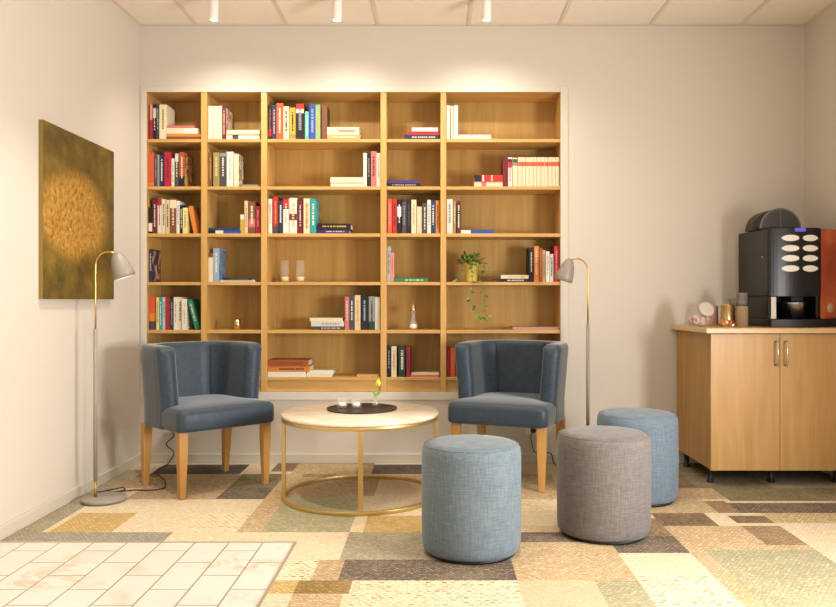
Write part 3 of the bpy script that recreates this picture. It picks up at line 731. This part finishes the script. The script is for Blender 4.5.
make_armchair('slate blue tub armchair on the right, beside right floor lamp behind the ottomans', (.412, 4.322, 0), math.radians(-22.6))

# ------------------------------------------------------------------ ottomans
def ottoman(label, x, y, m, r=.197, h=.436, seed=0):
    o = thing('ottoman', label, 'ottoman', (x, y, 0), seed, 'round fabric ottomans')
    bm = new_bm()
    pr = [(0, .012), (r-.03, .012), (r-.010, .016), (r-.003, .026), (r, .05), (r+.002, .2), (r+.001, h-.05), (r-.002, h-.024), (r-.010, h-.010), (r-.026, h-.003), (r-.06, h), (0, h+.003)]
    add_lathe(bm, pr, 64); obj('body', bm, m, o)
    bm = new_bm(); add_lathe(bm, [(r-.0105+.0022*math.cos(2*PI*i/8), h-.0098+.0022*math.sin(2*PI*i/8)) for i in range(8)], 64, closed=True); obj('piping', bm, m, o)
    bm = new_bm()
    add_tube(bm, [((r+.0012 if .05 < z < h-.03 else r-.004), 0, z) for z in (.03, .05, .2, h-.05, h-.03)], .0014, 6); obj('seam', bm, m, o)
    bm = new_bm(); add_lathe(bm, [(0, 0), (r-.022, 0), (r-.022, .0115), (0, .0115)], 48); obj('base', bm, mat('black_plastic', '#1a191a', .5), o)
    return o
ottoman('blue-grey round ottoman nearest the camera, in front of the glass-clear round table side', .141, 3.097, fabric('blue_grey_linen', '#67747d', '#56636c', '#78868f', .2), seed=.4)['label'] = 'blue-grey round ottoman in front, nearest the camera and the round table'
ottoman('brown-grey round ottoman in the middle of the three', .72, 3.333, fabric('taupe_linen', '#6c6764', '#5b5653', '#7d7875', .2), seed=2.2)
ottoman('blue round ottoman behind the brown-grey one, next to the oak cabinet', 1.014, 3.908, fabric('blue_linen', '#6a7a8a', '#5a6a79', '#7c8b9a', .2), r=.198, seed=4)

# ------------------------------------------------------------------ round coffee table and what stands on it
M_marble = mat('cream_marble', '#e6d8c0', .12, spec=.5, coat=.3); t = NT(M_marble)
v = t.noise(t.coords((3, 5, 3)), 1.4, 6, .6, 1.2); t.base(t.ramp(v, [(.3, '#d3c3aa'), (.5, '#e0d4c2'), (.7, '#e6dccd')]))
M_tg = mat('satin_gold', '#c8ab6c', .36, .8)
tx, ty = -.387, 3.974; TR = .40; TZ = .428
ct = thing('coffee_table', 'round coffee table with cream marble top and gold hoop frame', 'table', (tx, ty, 0), math.radians(5.7))
bm = new_bm(); add_lathe(bm, [(0, TZ-.017), (TR-.004, TZ-.017), (TR, TZ-.013), (TR, TZ-.003), (TR-.003, TZ), (0, TZ)], 96); obj('tabletop', bm, M_marble, ct)
def hoop(bm, r0, r1, z0, z1): add_lathe(bm, [(r0, z0), (r1, z0), (r1, z1), (r0, z1)], 96, closed=True)
bm = new_bm(); hoop(bm, TR-.022, TR-.002, TZ-.0355, TZ-.0175); obj('top_ring', bm, M_tg, ct, bevel=.0015)
bm = new_bm(); hoop(bm, TR-.022, TR-.002, .001, .019); obj('base_ring', bm, M_tg, ct, bevel=.0015)
for k in range(4):
    a = k*PI/2-PI/2; bm = new_bm()
    add_box(bm, -.010, .010, -.012, .012, .0195, TZ-.036, M=Matrix.Translation((math.cos(a)*(TR-.012), math.sin(a)*(TR-.012), 0)) @ Matrix.Rotation(a, 4, 'Z'))
    obj('leg', bm, M_tg, ct, bevel=.0015)
tr = thing('tray', 'round black tray lying on the marble coffee table', 'tray', (-.388, 4.06, TZ+.0004))
bm = new_bm(); add_lathe(bm, [(0, 0), (.176, 0), (.183, .003), (.184, .008), (.181, .008), (.176, .0045), (0, .0045)], 72); obj('plate', bm, mat('black_tray', '#26241f', .4), tr)
zt = TZ+.0004+.0046
for px, py, lab in ((342.3, 410.7, 'left square-looking clear glass tealight holder on the black tray'), (356.3, 411.0, 'clear glass tealight holder right of the other on the black tray')):
    yy = (1-zt)*F/(py-2.6-VY); gx = PX(px, yy)
    g = thing('tealight_holder', lab.replace('square-looking ', ''), 'candle holder', (gx, yy, zt+.0003), 0, 'glass tealight holders on the tray')
    bm = new_bm()
    add_lathe(bm, [(0, 0), (.024, 0), (.029, .006), (.03, .03), (.027, .05), (.0245, .05), (.0265, .03), (.0255, .012), (0, .012)], 20, smooth=True); obj('glass', bm, M_glass, g)
    bm = new_bm(); add_lathe(bm, [(0, .0125), (.0195, .0125), (.0195, .028), (.002, .0285), (0, .0285)], 20); obj('tealight', bm, mat('tealight_wax', '#f4ecdc', .5), g)
    bm = new_bm(); add_tube(bm, [(0, 0, .0285), (.0005, 0, .036)], .0008, 5); obj('wick', bm, mat('wick', '#2b241e', .9), g)
yy = (1-zt)*F/(405.6-VY)
g = thing('bud_vase', 'small clear glass bud vase with one yellow tulip on the black tray', 'vase', (PX(375.4, yy), yy, zt+.0003))
bm = new_bm(); add_lathe(bm, [(0, 0), (.016, 0), (.019, .005), (.019, .016), (.012, .026), (.009, .04), (.0105, .048), (.009, .048), (.0075, .04), (.0105, .026), (.0165, .016), (.0165, .006), (0, .004)], 24); obj('glass', bm, M_glass, g)
bm = new_bm(); add_tube(bm, bez([(0, 0, .012), (.003, 0, .04), (.012, 0, .075), (.016, 0, .1)], 8), .0026, 8); obj('stem', bm, mat('tulip_stem', '#90a83c', .5), g)
bm = new_bm(); leaf(bm, (.006, -.001, .045), (-.5, -.2, .8), (0, -1, .2), .05, .014); leaf(bm, (.008, 0, .055), (.7, -.2, .8), (0, -1, .2), .045, .013); obj('leaves', bm, mat('tulip_leaf', '#8aa33a', .5), g)
bm = new_bm()
for k in range(6):
    a = k*PI/3; rb = .0
    pr = [(0.003, 0), (.0105, .008), (.0125, .02), (.009, .032), (.003, .04)]
    vs = []
    for (r_, z_) in pr:
        w_ = r_*.62
        vs.append([bm.verts.new(Vector((.016+r_*math.cos(a)-s*w_*math.sin(a), r_*math.sin(a)+s*w_*math.cos(a), .1+z_))) for s in (-1, 0, 1)])
    for u, v in zip(vs, vs[1:]):
        for i in range(2):
            f = bm.faces.new((u[i], u[i+1], v[i+1], v[i])); f.smooth = True
obj('flower', bm, mat('tulip_petal', '#e3dd4a', .5), g)

# ------------------------------------------------------------------ floor lamps
M_lgrey = mat('lamp_grey', '#958d82', .4); M_lgrey_in = mat('lamp_inner_white', '#f1ede6', .5)
M_cord = mat('black_cord', '#1c1a19', .6)
def floor_lamp(label, bx, by, px_off, sgn, cord):
    L = thing('floor_lamp', label, 'floor lamp', (bx, by, 0), 0, 'grey and brass floor lamps')
    bm = new_bm(); add_lathe(bm, [(0, .0), (.094, .0), (.094, .004), (.105, .006), (.107, .010), (.107, .019), (.104, .022), (0, .022)], 56); obj('base', bm, M_lgrey, L)
    p = px_off
    bm = new_bm(); add_tube(bm, [(p, 0, .0215), (p, 0, .1)], .0068, 16); obj('lower_stem', bm, M_brass, L)
    bm = new_bm(); add_tube(bm, [(p, 0, .0995), (p, 0, .857)], .0098, 20); obj('pole', bm, M_lgrey, L)
    s = sgn
    pts = [(p, 0, .8565), (p, 0, 1.0), (p, 0, 1.12)]
    for i in range(1, 13):
        a = PI-(PI*.56)*i/12; pts.append((p+s*(.062+.062*math.cos(a)), 0, 1.165+.075*math.sin(a)))
    pts.append((p+s*.103, 0, 1.232))
    bm = new_bm(); add_tube(bm, pts, .0044, 12); obj('neck', bm, M_brass, L)
    # shade: dome, its axis tilted outwards
    ax = Vector((p+s*.103, 0, 1.236))
    M = Matrix.Translation(ax) @ Matrix.Rotation(-s*.30, 4, 'Y') @ Matrix.Rotation(.10, 4, 'X')
    out = [(.006, .004), (.015, 0), (.026, -.014), (.037, -.038), (.046, -.07), (.0515, -.105), (.0535, -.13)]
    prof = out+[(r-.0014, z) for r, z in out[::-1][:-2]]+[(.006, -.004)]
    bm = new_bm(); add_lathe(bm, prof, 40, 0, M, closed=True)
    for f in bm.faces: pass
    sh = obj('lamp_shade', bm, M_lgrey, L)
    inn = [(r-.0017, z-.0004) for r, z in out[1:]]
    bm = new_bm(); add_lathe(bm, inn[1:], 40, 0, M); obj('shade_lining', bm, M_lgrey_in, sh)
    bm = new_bm(); add_lathe(bm, [(0, -.012), (.012, -.012), (.012, -.045), (.010, -.05), (0, -.05)], 16, 0, M); obj('socket', bm, mat('bulb_socket', '#c9bfae', .5), sh)
    bm = new_bm(); add_lathe(bm, [(0, -.0505), (.012, -.052), (.02, -.075), (.021, -.09), (.013, -.107), (0, -.112)], 20, 0, M); obj('bulb', bm, mat('frosted_bulb', '#fff1d8', .4, emit=2.2, ecol='#ffdfae'), sh)
    bm = new_bm(); add_tube(bm, [Vector(q)-Vector((bx, by, 0)) for q in bez(cord, 10)], .0032, 7); obj('power_cord', bm, M_cord, L)
    return L
lx, ly = -1.652, 3.855
c = [(lx-.085, ly+.055, .006), (lx-.108, ly+.02, .006), (-1.764, 3.90, .006), (-1.72, 3.985, .008), (-1.68, 4.01, .006), (-1.63, 4.05, .006), (-1.655, 4.09, .010), (-1.71, 4.05, .006), (-1.745, 3.975, .012), (-1.70, 3.968, .008), (-1.62, 4.0, .012), (-1.57, 4.055, .006), (-1.50, 4.05, .006), (-1.44, 4.09, .006),
     (-1.46, 4.18, .006), (-1.50, 4.28, .006), (-1.55, 4.36, .006), (-1.63, 4.52, .006), (-1.625, 4.68, .006), (-1.62, 4.722, .02), (-1.60, 4.728, .07), (-1.645, 4.73, .12), (-1.60, 4.728, .17), (-1.612, 4.722, .205)]
floor_lamp('slim grey and brass floor lamp by the left wall under the canvas', lx, ly, -.042, 1, c)
rx, ry = .84, 4.50
c = [(rx-.09, ry+.05, .006), (rx-.11, ry+.10, .006), (.72, 4.70, .006), (.715, 4.725, .012), (.70, 4.73, .064), (.64, 4.73, .066), (.60, 4.728, .075), (.585, 4.72, .12), (.575, 4.705, .175), (.588, 4.700, .198)]
floor_lamp('slim grey and brass floor lamp behind the right armchair and ottomans', rx, ry, .042, -1, c)
# wall sockets
M_sock = mat('white_socket', '#e9e2d6', .4)
def wall_socket(label, x, z):
    s = thing('wall_socket', label, 'socket', (x, YW-.0003, z), 0, 'white wall sockets under the bookcase')
    bm = new_bm(); add_box(bm, -.034, .034, -.009, 0, -.027, .027); obj('cover_plate', bm, M_sock, s, bevel=.003)
    bm = new_bm(); add_lathe(bm, [(0, 0), (.017, 0), (.017, .012), (.008, .03), (0, .03)], 20, 0, Matrix.Translation((.009, -.0092, .001)) @ Matrix.Rotation(PI/2, 4, 'X')); pl_ = obj('plug', bm, M_cord, s)
wall_socket('white wall socket with black plug behind the right armchair', PX(531.5, YW), PZ(430, YW))
wall_socket('white wall socket behind the left armchair', PX(168, YW)+.012, PZ(428, YW)-.0)

# ------------------------------------------------------------------ cabinet, worktop
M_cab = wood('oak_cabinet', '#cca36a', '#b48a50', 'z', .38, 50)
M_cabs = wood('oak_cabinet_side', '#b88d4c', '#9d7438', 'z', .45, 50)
M_wt = wood('oak_worktop', '#dcbc8d', '#c9a673', 'x', .35, 50)
cx0, cx1, cy0, cy1, cz0, cz1 = 1.4726, 2.247, 4.15, 4.738, .09, .8215
cab = thing('cabinet', 'oak base cabinet with two doors standing at the right wall', 'cabinet', ((cx0+cx1)/2, (cy0+cy1)/2, 0))
def lc(bm): bmesh.ops.translate(bm, vec=-Vector(cab.location), verts=bm.verts[:]); return bm
bm = new_bm()
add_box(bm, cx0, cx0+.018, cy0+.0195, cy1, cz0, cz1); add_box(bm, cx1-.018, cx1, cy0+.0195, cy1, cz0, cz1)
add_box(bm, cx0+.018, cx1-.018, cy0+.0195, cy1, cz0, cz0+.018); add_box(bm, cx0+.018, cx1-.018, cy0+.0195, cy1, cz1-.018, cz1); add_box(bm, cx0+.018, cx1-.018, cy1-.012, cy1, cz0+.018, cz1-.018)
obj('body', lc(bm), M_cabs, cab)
xm = PX(780, cy0)
M_chrome = mat('brushed_steel', '#c9c2b8', .25, 1.0)
for a, b, hx in ((cx0, xm-.0012, PX(775.6, cy0)), (xm+.0012, xm+(xm-cx0), PX(785, cy0))):
    bm = new_bm(); add_box(bm, a, b, cy0, cy0+.0185, cz0-.004, cz1-.004); d = obj('door', lc(bm), M_cab, cab, bevel=.0012)
    bm = new_bm(); z0, z1 = PZ(365, cy0), PZ(341.5, cy0); yo = cy0-.028
    add_tube(bm, [(hx, cy0-.0002, z0), (hx, yo+.006, z0), (hx, yo, z0+.006), (hx, yo, z1-.006), (hx, yo+.006, z1), (hx, cy0-.0002, z1)], .0052, 10); obj('handle', lc(bm), M_chrome, d)
if xm+(xm-cx0) < cx1-.004:
    bm = new_bm(); add_box(bm, xm+(xm-cx0)+.0024, cx1, cy0, cy0+.0185, cz0, cz1-.004); obj('filler_strip', lc(bm), M_cab, cab)
for fx in (cx0+.035, xm, cx1-.05):
    for fy in (cy0+.11, cy1-.08):
        bm = new_bm(); add_lathe(bm, [(0, 0), (.02, 0), (.02, .012), (.014, .014), (.014, .06), (.022, .07), (.022, .0895), (0, .0895)], 16, 0, Matrix.Translation((fx, fy, 0))); obj('foot', lc(bm), mat('black_plastic', '#1a191a', .5), cab)
WZ = .85
bm = new_bm(); add_box(bm, 1.437, XR-.002, 4.118, YW-.002, .8222, WZ)
wt = obj('worktop', bm, M_wt, bevel=.003); tag(wt, 'pale oak worktop slab on top of the two-door cabinet', 'worktop')

# ------------------------------------------------------------------ coffee machine
M_blk = mat('black_plastic_gloss', '#15110e', .3, spec=.35); M_blk2 = mat('black_matte', '#171412', .45)
M_front = mat('machine_front', '#1e1d1d', .28, .3); M_dark = mat('machine_cavity', '#0e0d0d', .4)
mx0, mx1, my0, my1 = 1.834, 2.118, 4.262, 4.70
mz0, mz1 = WZ+.0005, 1.40
cm = thing('coffee_machine', 'black coffee vending machine with white oval buttons on the worktop', 'coffee machine', (mx0, my0, mz0))
def lm(bm): bmesh.ops.translate(bm, vec=-Vector(cm.location), verts=bm.verts[:]); return bm
oz = PZ(296, my0)      # top of the dispensing opening
tz = PZ(319, my0)      # drip tray top
bm = new_bm()
add_box(bm, mx0, mx1-.004, my0+.02, my1, oz+.0005, mz1)                      # upper body
add_box(bm, mx0+.004, mx0+.022, my0+.03, my1-.06, tz, oz)
add_box(bm, mx1-.022, mx1-.004, my0+.012, my1-.06, tz, oz)
add_box(bm, mx0+.022, mx1-.022, my0+.15, my1-.06, tz, oz)
add_box(bm, mx0+.004, mx1-.004, my0+.02, my1-.06, mz0+.004, tz)
obj('body', lm(bm), M_blk, cm, bevel=.006)
# bowed front door
bm = new_bm(); n = 14; fw = mx1-mx0; ol = []
for i in range(n+1):
    u = i/n; ol.append((mx0+.004+(fw-.008)*u, my0-.016*(1-(2*u-1)**2)))
ol += [(mx1-.004, my0+.0195), (mx0+.004, my0+.0195)]
add_prism(bm, ol, oz-.004, mz1-.003); door = obj('front_panel', lm(bm), M_front, cm, bevel=.003)
def fy(x): u = (x-mx0)/fw; return my0-.016*(1-(2*u-1)**2)
M_btn = mat('button_white', '#f0ede7', .35)
for row, pyy in enumerate((238.2, 248.4, 258.4, 268.6)):
    for colx, (xa, xb) in enumerate(((780.2, 797.6), (801.2, 817.4))):
        xc = (PX(xa, my0)+PX(xb, my0))/2; rx_ = (PX(xb, my0)-PX(xa, my0))/2; zc = PZ(pyy, my0)
        yaw = math.atan2(fy(xc+.01)-fy(xc-.01), .02)
        M = Matrix.Translation((xc, fy(xc)-.0005, zc)) @ Matrix.Rotation(yaw, 4, 'Z')
        bm = new_bm(); ol = []
        for k in range(28):
            a = 2*PI*k/28; x_ = math.cos(a); pw = 1.35 if (x_ < 0) == (colx == 0) else .9
            ol.append((x_*rx_, math.copysign(abs(math.sin(a))**pw, math.sin(a))*.0175))
        R = M @ Matrix.Rotation(PI/2, 4, 'X')
        add_prism(bm, ol, -.001, .004, 0, R); bt = obj('button', lm(bm), M_btn, door, bevel=.0012)
bm = new_bm(); xa, xb = PX(793.5, my0), PX(804.2, my0); add_box(bm, xa, xb, fy(xa)-.004, fy(xa)+.003, PZ(231.8, my0), PZ(228.2, my0)); obj('display', lm(bm), mat('lit_display', '#5a50b0', .3, emit=.35, ecol='#6a62d8'), door)
bm = new_bm(); add_lathe(bm, [(0, 0), (.006, 0), (.006, .004), (0, .004)], 16, 0, Matrix.Translation((mx0-.0002, my0+.09, PZ(257, my0+.09))) @ Matrix.Rotation(-PI/2, 4, 'Y')); obj('lock', lm(bm), M_chrome, cm)
# nozzle block, cavity liner, chrome mug zone
bm = new_bm(); add_box(bm, mx0+.0225, mx0+.05, my0+.03, my0+.149, tz+.001, oz-.005); obj('steel_liner', lm(bm), M_chrome, cm)
ccx = PX(794.8, my0+.07)
bm = new_bm(); add_lathe(bm, [(0, tz+.0005), (.06, tz+.0005), (.063, tz+.085), (.066, tz+.09), (.06, tz+.094), (0, tz+.094)], 32, 0, Matrix.Translation((ccx, my0+.08, 0))); obj('cup_holder', lm(bm), mat('dark_chrome', '#b4b4ba', .25, 1.0), cm)
bm = new_bm(); add_box(bm, ccx-.035, ccx+.035, my0+.04, my0+.12, tz+.097, oz-.0005); obj('nozzle', lm(bm), M_dark, cm, bevel=.004)
bm = new_bm(); ol = [(mx0+.003, my0+.0195)]+[(mx0+.003+(fw-.006)*i/12, my0-.012-.016*(1-(2*i/12-1)**2)) for i in range(13)]+[(mx1-.003, my0+.0195)]
add_prism(bm, ol, mz0, tz-.001); obj('drip_tray', lm(bm), M_blk2, cm, bevel=.003)
# red side panel
RP = [(mx1, my0-.002), (mx1+.115, my0+.052), (mx1+.115, my0+.075), (mx1, my0+.02)]
M_red = mat('copper_red_panel', '#a8452c', .35); t = NT(M_red); t.base(t.ramp(t.noise(t.coords((6, 6, 5)), 1, 3), [(.3, '#8e3524'), (.55, '#b4512f'), (.75, '#c97040')]))
bm = new_bm(); add_prism(bm, RP, tz+.001, mz1-.006); rpn = obj('side_panel', lm(bm), M_red, cm, bevel=.003)
bm = new_bm(); add_prism(bm, RP, mz0, tz-.0005); obj('panel_base', lm(bm), M_blk2, cm, bevel=.003)
bm = new_bm(); add_prism(bm, [(mx1+.0005, my0+.0208), (mx1+.115, my0+.0758), (mx1+.115, my1-.02), (mx1+.0005, my1-.02)], mz0+.003, mz1-.008); obj('rear_housing', lm(bm), M_blk, cm)
bxx = PX(830, my0+.035); zb_ = PZ(308, my0+.035); yaw = math.atan2(.054, .115)
M = Matrix.Translation((bxx, my0-.002+(bxx-mx1)*.054/.115-.0004, zb_)) @ Matrix.Rotation(yaw, 4, 'Z') @ Matrix.Rotation(PI/2, 4, 'X')
bm = new_bm(); add_lathe(bm, [(0, .0), (.024, 0), (.024, .0012), (0, .0012)], 32, 0, M); obj('badge', lm(bm), mat('badge_cream', '#e5d9bd', .5), rpn)
bm = new_bm(); add_lathe(bm, [(.014, .0014), (.0165, .0014), (.0165, .002), (.014, .002)], 32, 0, M, closed=True)
for k in range(14):
    a = 2*PI*k/14; add_box(bm, -.0014, .0014, .0182, .0222, .0014, .002, 0, M @ Matrix.Rotation(a, 4, 'Z'))
add_box(bm, -.007, .007, -.0022, .0022, .0014, .002, 0, M); add_box(bm, -.0022, .0022, .004, .009, .0014, .002, 0, M); add_box(bm, -.0045, .0045, -.008, -.0045, .0014, .002, 0, M)
obj('badge_print', lm(bm), mat('badge_brown', '#7c4a30', .6), rpn)
# bean hopper on top
hy0, hy1 = 4.345, 4.56; hx = PX(780.5, hy0); hr = .114
def halfd(r, n=24): return [(hx+r*math.cos(PI*i/n), r*math.sin(PI*i/n)) for i in range(n+1)]
RX = Matrix(((1, 0, 0, 0), (0, 0, 1, 0), (0, 1, 0, mz1+.0008), (0, 0, 0, 1)))
bm = new_bm(); add_prism(bm, halfd(hr), hy0+.004, hy1, 0, RX, True); hp = obj('bean_hopper', lm(bm), M_blk2, cm)
bm = new_bm(); add_prism(bm, halfd(hr-.008), hy0, hy0+.0035, 0, RX); obj('hopper_window', lm(bm), mat('smoked_grey', '#3a3735', .35), hp)
bm = new_bm(); o1, o2 = halfd(hr+.001), halfd(hr-.0075)
va = [[bm.verts.new(RX @ Vector((x, y, q))) for x, y in o] for q in (hy0-.002, hy0+.006) for o in (o1, o2)]
for i in range(len(o1)-1):
    for a, b in ((0, 1), (1, 3), (3, 2), (2, 0)): bm.faces.new((va[a][i], va[a][i+1], va[b][i+1], va[b][i]))
for i in (0, -1): bm.faces.new((va[0][i], va[1][i], va[3][i], va[2][i]))
add_box(bm, hx-.0016, hx+.0016, hy0-.002, hy0-.0001, mz1+.0012, mz1+hr-.008)
obj('hopper_rim', lm(bm), mat('rim_grey', '#6b6763', .3), hp)

# ------------------------------------------------------------------ things left of the machine
zw = WZ+.0006
yy = 4.42
g = thing('candy_jar', 'glass jar with tilted white lid at the left end of the worktop', 'jar', (PX(699, yy), yy, zw))
bm = new_bm()
out = [(.0, .0), (.045, 0), (.056, .006), (.064, .03), (.066, .055), (.062, .085), (.05, .108), (.036, .118)]
add_lathe(bm, out+[(r-.0025, max(z-.001, .004)) for r, z in out[::-1][:-1]]+[(0, .004)], 32, 0, Matrix.Scale(.92, 4, (0, 1, 0))); obj('glass', bm, M_glass, g)
m = mat('wrapped_sweets', '#c79a86', .6); t = NT(m); t.base(t.ramp(t.noise(t.coords((60, 60, 60)), 1, 2), [(.35, '#8e5a48'), (.5, '#d0a590'), (.65, '#e8d3c4')])); t.bump(t.noise(t.coords((60, 60, 60)), 1, 2), .8, .01)
bm = new_bm(); add_lathe(bm, [(0, .0055), (.042, .0055), (.055, .02), (.058, .05), (.045, .062), (0, .066)], 28, 0, Matrix.Scale(.9, 4, (0, 1, 0))); obj('sweets', bm, m, g); bpy.data.objects[-1] if False else None
ML = Matrix.Translation((.02, -.052, .094)) @ Matrix.Rotation(math.radians(66), 4, 'X') @ Matrix.Rotation(math.radians(8), 4, 'Y')
bm = new_bm(); add_lathe(bm, [(0, 0), (.042, 0), (.0445, .003), (.0445, .014), (.041, .018), (.03, .0195), (0, .0195)], 36, 0, ML); obj('lid', bm, mat('white_lid', '#c9c0b3', .4), g)
bm = new_bm(); add_lathe(bm, [(.033, -.025), (.036, -.025), (.0375, -.0005), (.0345, -.0005)], 32, 0, ML, closed=True); obj('neck_ring', bm, M_glass, g)
yy = 4.52
g = thing('card_box', 'slim pinkish-brown card box standing between jar and copper tin', 'box', (PX(713.2, yy), yy, zw))
bm = new_bm(); add_box(bm, -.018, .018, -.03, .03, 0, .118); obj('box', bm, mat('pink_card', '#c49a86', .7), g, bevel=.002)
bm = new_bm(); add_box(bm, .0085, .0178, -.0312, -.0302, .006, .115); obj('printed_edge', bm, mat('red_brown_print', '#8a4a38', .6), g)
yy = 4.42
g = thing('copper_tin', 'shiny gold cylinder candle with crumpled copper foil at its foot', 'candle', (PX(727.2, yy), yy, zw))
bm = new_bm(); add_lathe(bm, [(0, .002), (.033, .002), (.034, .03), (.034, .116), (.0355, .118), (.0355, .123), (.033, .123), (.031, .117), (0, .115)], 36); obj('cylinder', bm, M_gold, g)
bm = new_bm(); rk = random.Random(5); rings = []
for j, (r_, z_) in enumerate(((.047, .0), (.049, .012), (.044, .026), (.0395, .037), (.036, .040))):
    rings.append([bm.verts.new(((r_+rk.uniform(-.003, .003)*(1 if j < 4 else .2))*math.cos(2*PI*i/30), (r_+rk.uniform(-.003, .003)*(1 if j < 4 else .2))*math.sin(2*PI*i/30), max(0, z_+(rk.uniform(-.003, .003) if j else 0)))) for i in range(30)])
for a, b in zip(rings, rings[1:]):
    for i in range(30): bm.faces.new((a[i], a[(i+1) % 30], b[(i+1) % 30], b[i]))
obj('foil', bm, mat('copper_foil', '#d8a27c', .28, 1.0), g)
M_cup = mat('kraft_paper', '#b79f7c', .8); M_cup2 = mat('grey_plastic_cup', '#8d857b', .5)
def cup_bm(r0, r1, h, t=.0007):
    bm = new_bm(); add_lathe(bm, [(0, .003), (r0, .003), (r0, 0), (r0+.0006, 0), (r1, h-.002), (r1+.0018, h-.001), (r1+.0016, h+.0015), (r1-.0006, h+.001), (r1-t, h-.003), (r0-t, .005), (0, .0045)], 32); return bm
yy = 4.385
bx_, = (PX(741.8, yy),)
k = obj('paper_cup', cup_bm(.0335, .0335, .112), M_cup, loc=(bx_, yy, zw)); tag(k, 'tall kraft paper cup at the bottom of the cup stack beside the coffee machine', 'cup')
k0 = None
for i in range(7):
    zc = zw+.1155+.0088*i
    lab = 'grey cup %s in the stack on top of the kraft paper cup' % ('lowest' if i == 0 else 'topmost' if i == 6 else ORD[i]+' from bottom')
    if k0 is None:
        k0 = k = obj('cup', cup_bm(.0245, .0298, .02), M_cup2, loc=(bx_, yy, zc))
    else:
        k = k0.copy(); COL.objects.link(k); k.location = (bx_, yy, zc)
    tag(k, lab, 'cup', 'grey cups stacked on the paper cup')
# taller blurred stack behind
yy = 4.50; bx_ = PX(734.2, yy)
k0 = None
for i in range(3):
    lab = 'clear plastic cup %s of the stack behind the kraft paper cup' % ('at the bottom', 'in the middle', 'on top')[i]
    if k0 is None: k0 = k = obj('plastic_cup', cup_bm(.026, .034, .10), mat('clear_plastic', '#e6e2dc', .15, trans=.85, ior=1.3), loc=(bx_, yy, zw))
    else: k = k0.copy(); COL.objects.link(k); k.location = (bx_, yy, zw+.028*i)
    tag(k, lab, 'cup', 'clear plastic cups beside the coffee machine')

# ------------------------------------------------------------------ ceiling spotlights
M_spot = mat('white_spot', '#f2eee8', .35)
SPY = 4.25
spots = [(213.6, 'left'), (337.2, 'middle'), (486.5, 'right')]
sp0 = None; spot_x = []
for px, nm in spots:
    x = PX(px, SPY); spot_x.append(x); lab = 'white cylinder spotlight on the ceiling, %s of the three' % {'left': 'leftmost', 'middle': 'middle one', 'right': 'rightmost'}[nm]
    if sp0 is None:
        sp0 = thing('ceiling_spotlight', lab, 'spotlight', (x, SPY, ZC-.0055), 0, 'white cylinder spotlights on the ceiling')
        bm = new_bm(); add_lathe(bm, [(0, 0), (.03, 0), (.03, -.012), (.008, -.014), (.008, -.03), (0, -.03)], 28); obj('mount', bm, M_spot, sp0)
        bm = new_bm(); zb = PZ(20, SPY)-(ZC-.0055)
        add_lathe(bm, [(0, -.0302), (.024, -.0302), (.0265, -.033), (.0265, zb+.001), (.0255, zb), (.023, zb), (.022, zb+.02), (0, zb+.02)], 32); hs = obj('housing', bm, M_spot, sp0)
        bm = new_bm(); add_lathe(bm, [(0, zb+.019), (.0215, zb+.019), (.0215, zb+.015), (0, zb+.013)], 24); obj('lamp', bm, mat('lit_lamp', '#fff0d0', .4, emit=6, ecol='#ffe2b0'), hs)
    else: dup(sp0, (x, SPY, ZC-.0055), None, lab)

# ------------------------------------------------------------------ lights
def area(name, loc, rot, sx, sy, e, col):
    l = bpy.data.lights.new(name, 'AREA'); l.shape = 'RECTANGLE'; l.size = sx; l.size_y = sy; l.energy = e; l.color = col
    o = bpy.data.objects.new(name, l); COL.objects.link(o); o.location = loc; o.rotation_euler = rot; return o
def spot(name, loc, target, e, ang, col, blend=.6, r=.03):
    l = bpy.data.lights.new(name, 'SPOT'); l.energy = e; l.spot_size = math.radians(ang); l.spot_blend = blend; l.color = col; l.shadow_soft_size = r
    o = bpy.data.objects.new(name, l); COL.objects.link(o); o.location = loc
    o.rotation_euler = (Vector(target)-Vector(loc)).to_track_quat('-Z', 'Y').to_euler(); return o
DAY = (1.0, .985, .96); WARM = (1.0, .91, .77)
area('window_light_right', (XR+.035, (WY0+WY1)/2, (WZ0+WZ1)/2), (0, math.radians(90), 0), WZ1-WZ0-.02, WY1-WY0-.02, 120, DAY)
area('fill_light_front', ((FX0+FX1)/2, YF-.10, (FZ0+FZ1)/2), (math.radians(90), 0, 0), FX1-FX0, FZ1-FZ0, 14, DAY)  # unseen fill added behind the camera to lift the room
zl = PZ(20, SPY)-.004
for x in spot_x: spot('spot_light', (x, SPY, zl), (x, YW-.05, 1.45), 31, 130, WARM, 1.0)
for x, y, e in ((-1.1, 3.1, 75), (-.35, 3.0, 32), (.55, 3.0, 32), (1.45, 2.6, 26)): spot('spot_light', (x, y, 2.6), (x+(-.25 if x < -1 else 0), y+.4, 0), e, 74, WARM, .8)
for x, y in ((-1.2, 1.2), (.2, 1.2), (1.5, 1.2)): spot('spot_light', (x, y, 2.6), (x, y+.2, 0), 18, 110, WARM, .8)
w = bpy.data.worlds.new('daylight'); S.world = w; w.use_nodes = True
w.node_tree.nodes['Background'].inputs[0].default_value = (.85, .92, 1, 1); w.node_tree.nodes['Background'].inputs[1].default_value = .5

# ------------------------------------------------------------------ camera
cam = bpy.data.cameras.new('camera'); cam.sensor_width = 36; cam.lens = F/836*36
cam.shift_x = -(VX-418)/836; cam.shift_y = -(303.5-VY)/836; cam.clip_start = .05
co = bpy.data.objects.new('camera', cam); COL.objects.link(co); co.location = (0, 0, H); co.rotation_euler = (PI/2, 0, 0); S.camera = co
S.view_settings.view_transform = 'Standard'; S.view_settings.look = 'None'; S.view_settings.gamma = 1; S.view_settings.use_curve_mapping = False
S.view_settings.exposure = .3
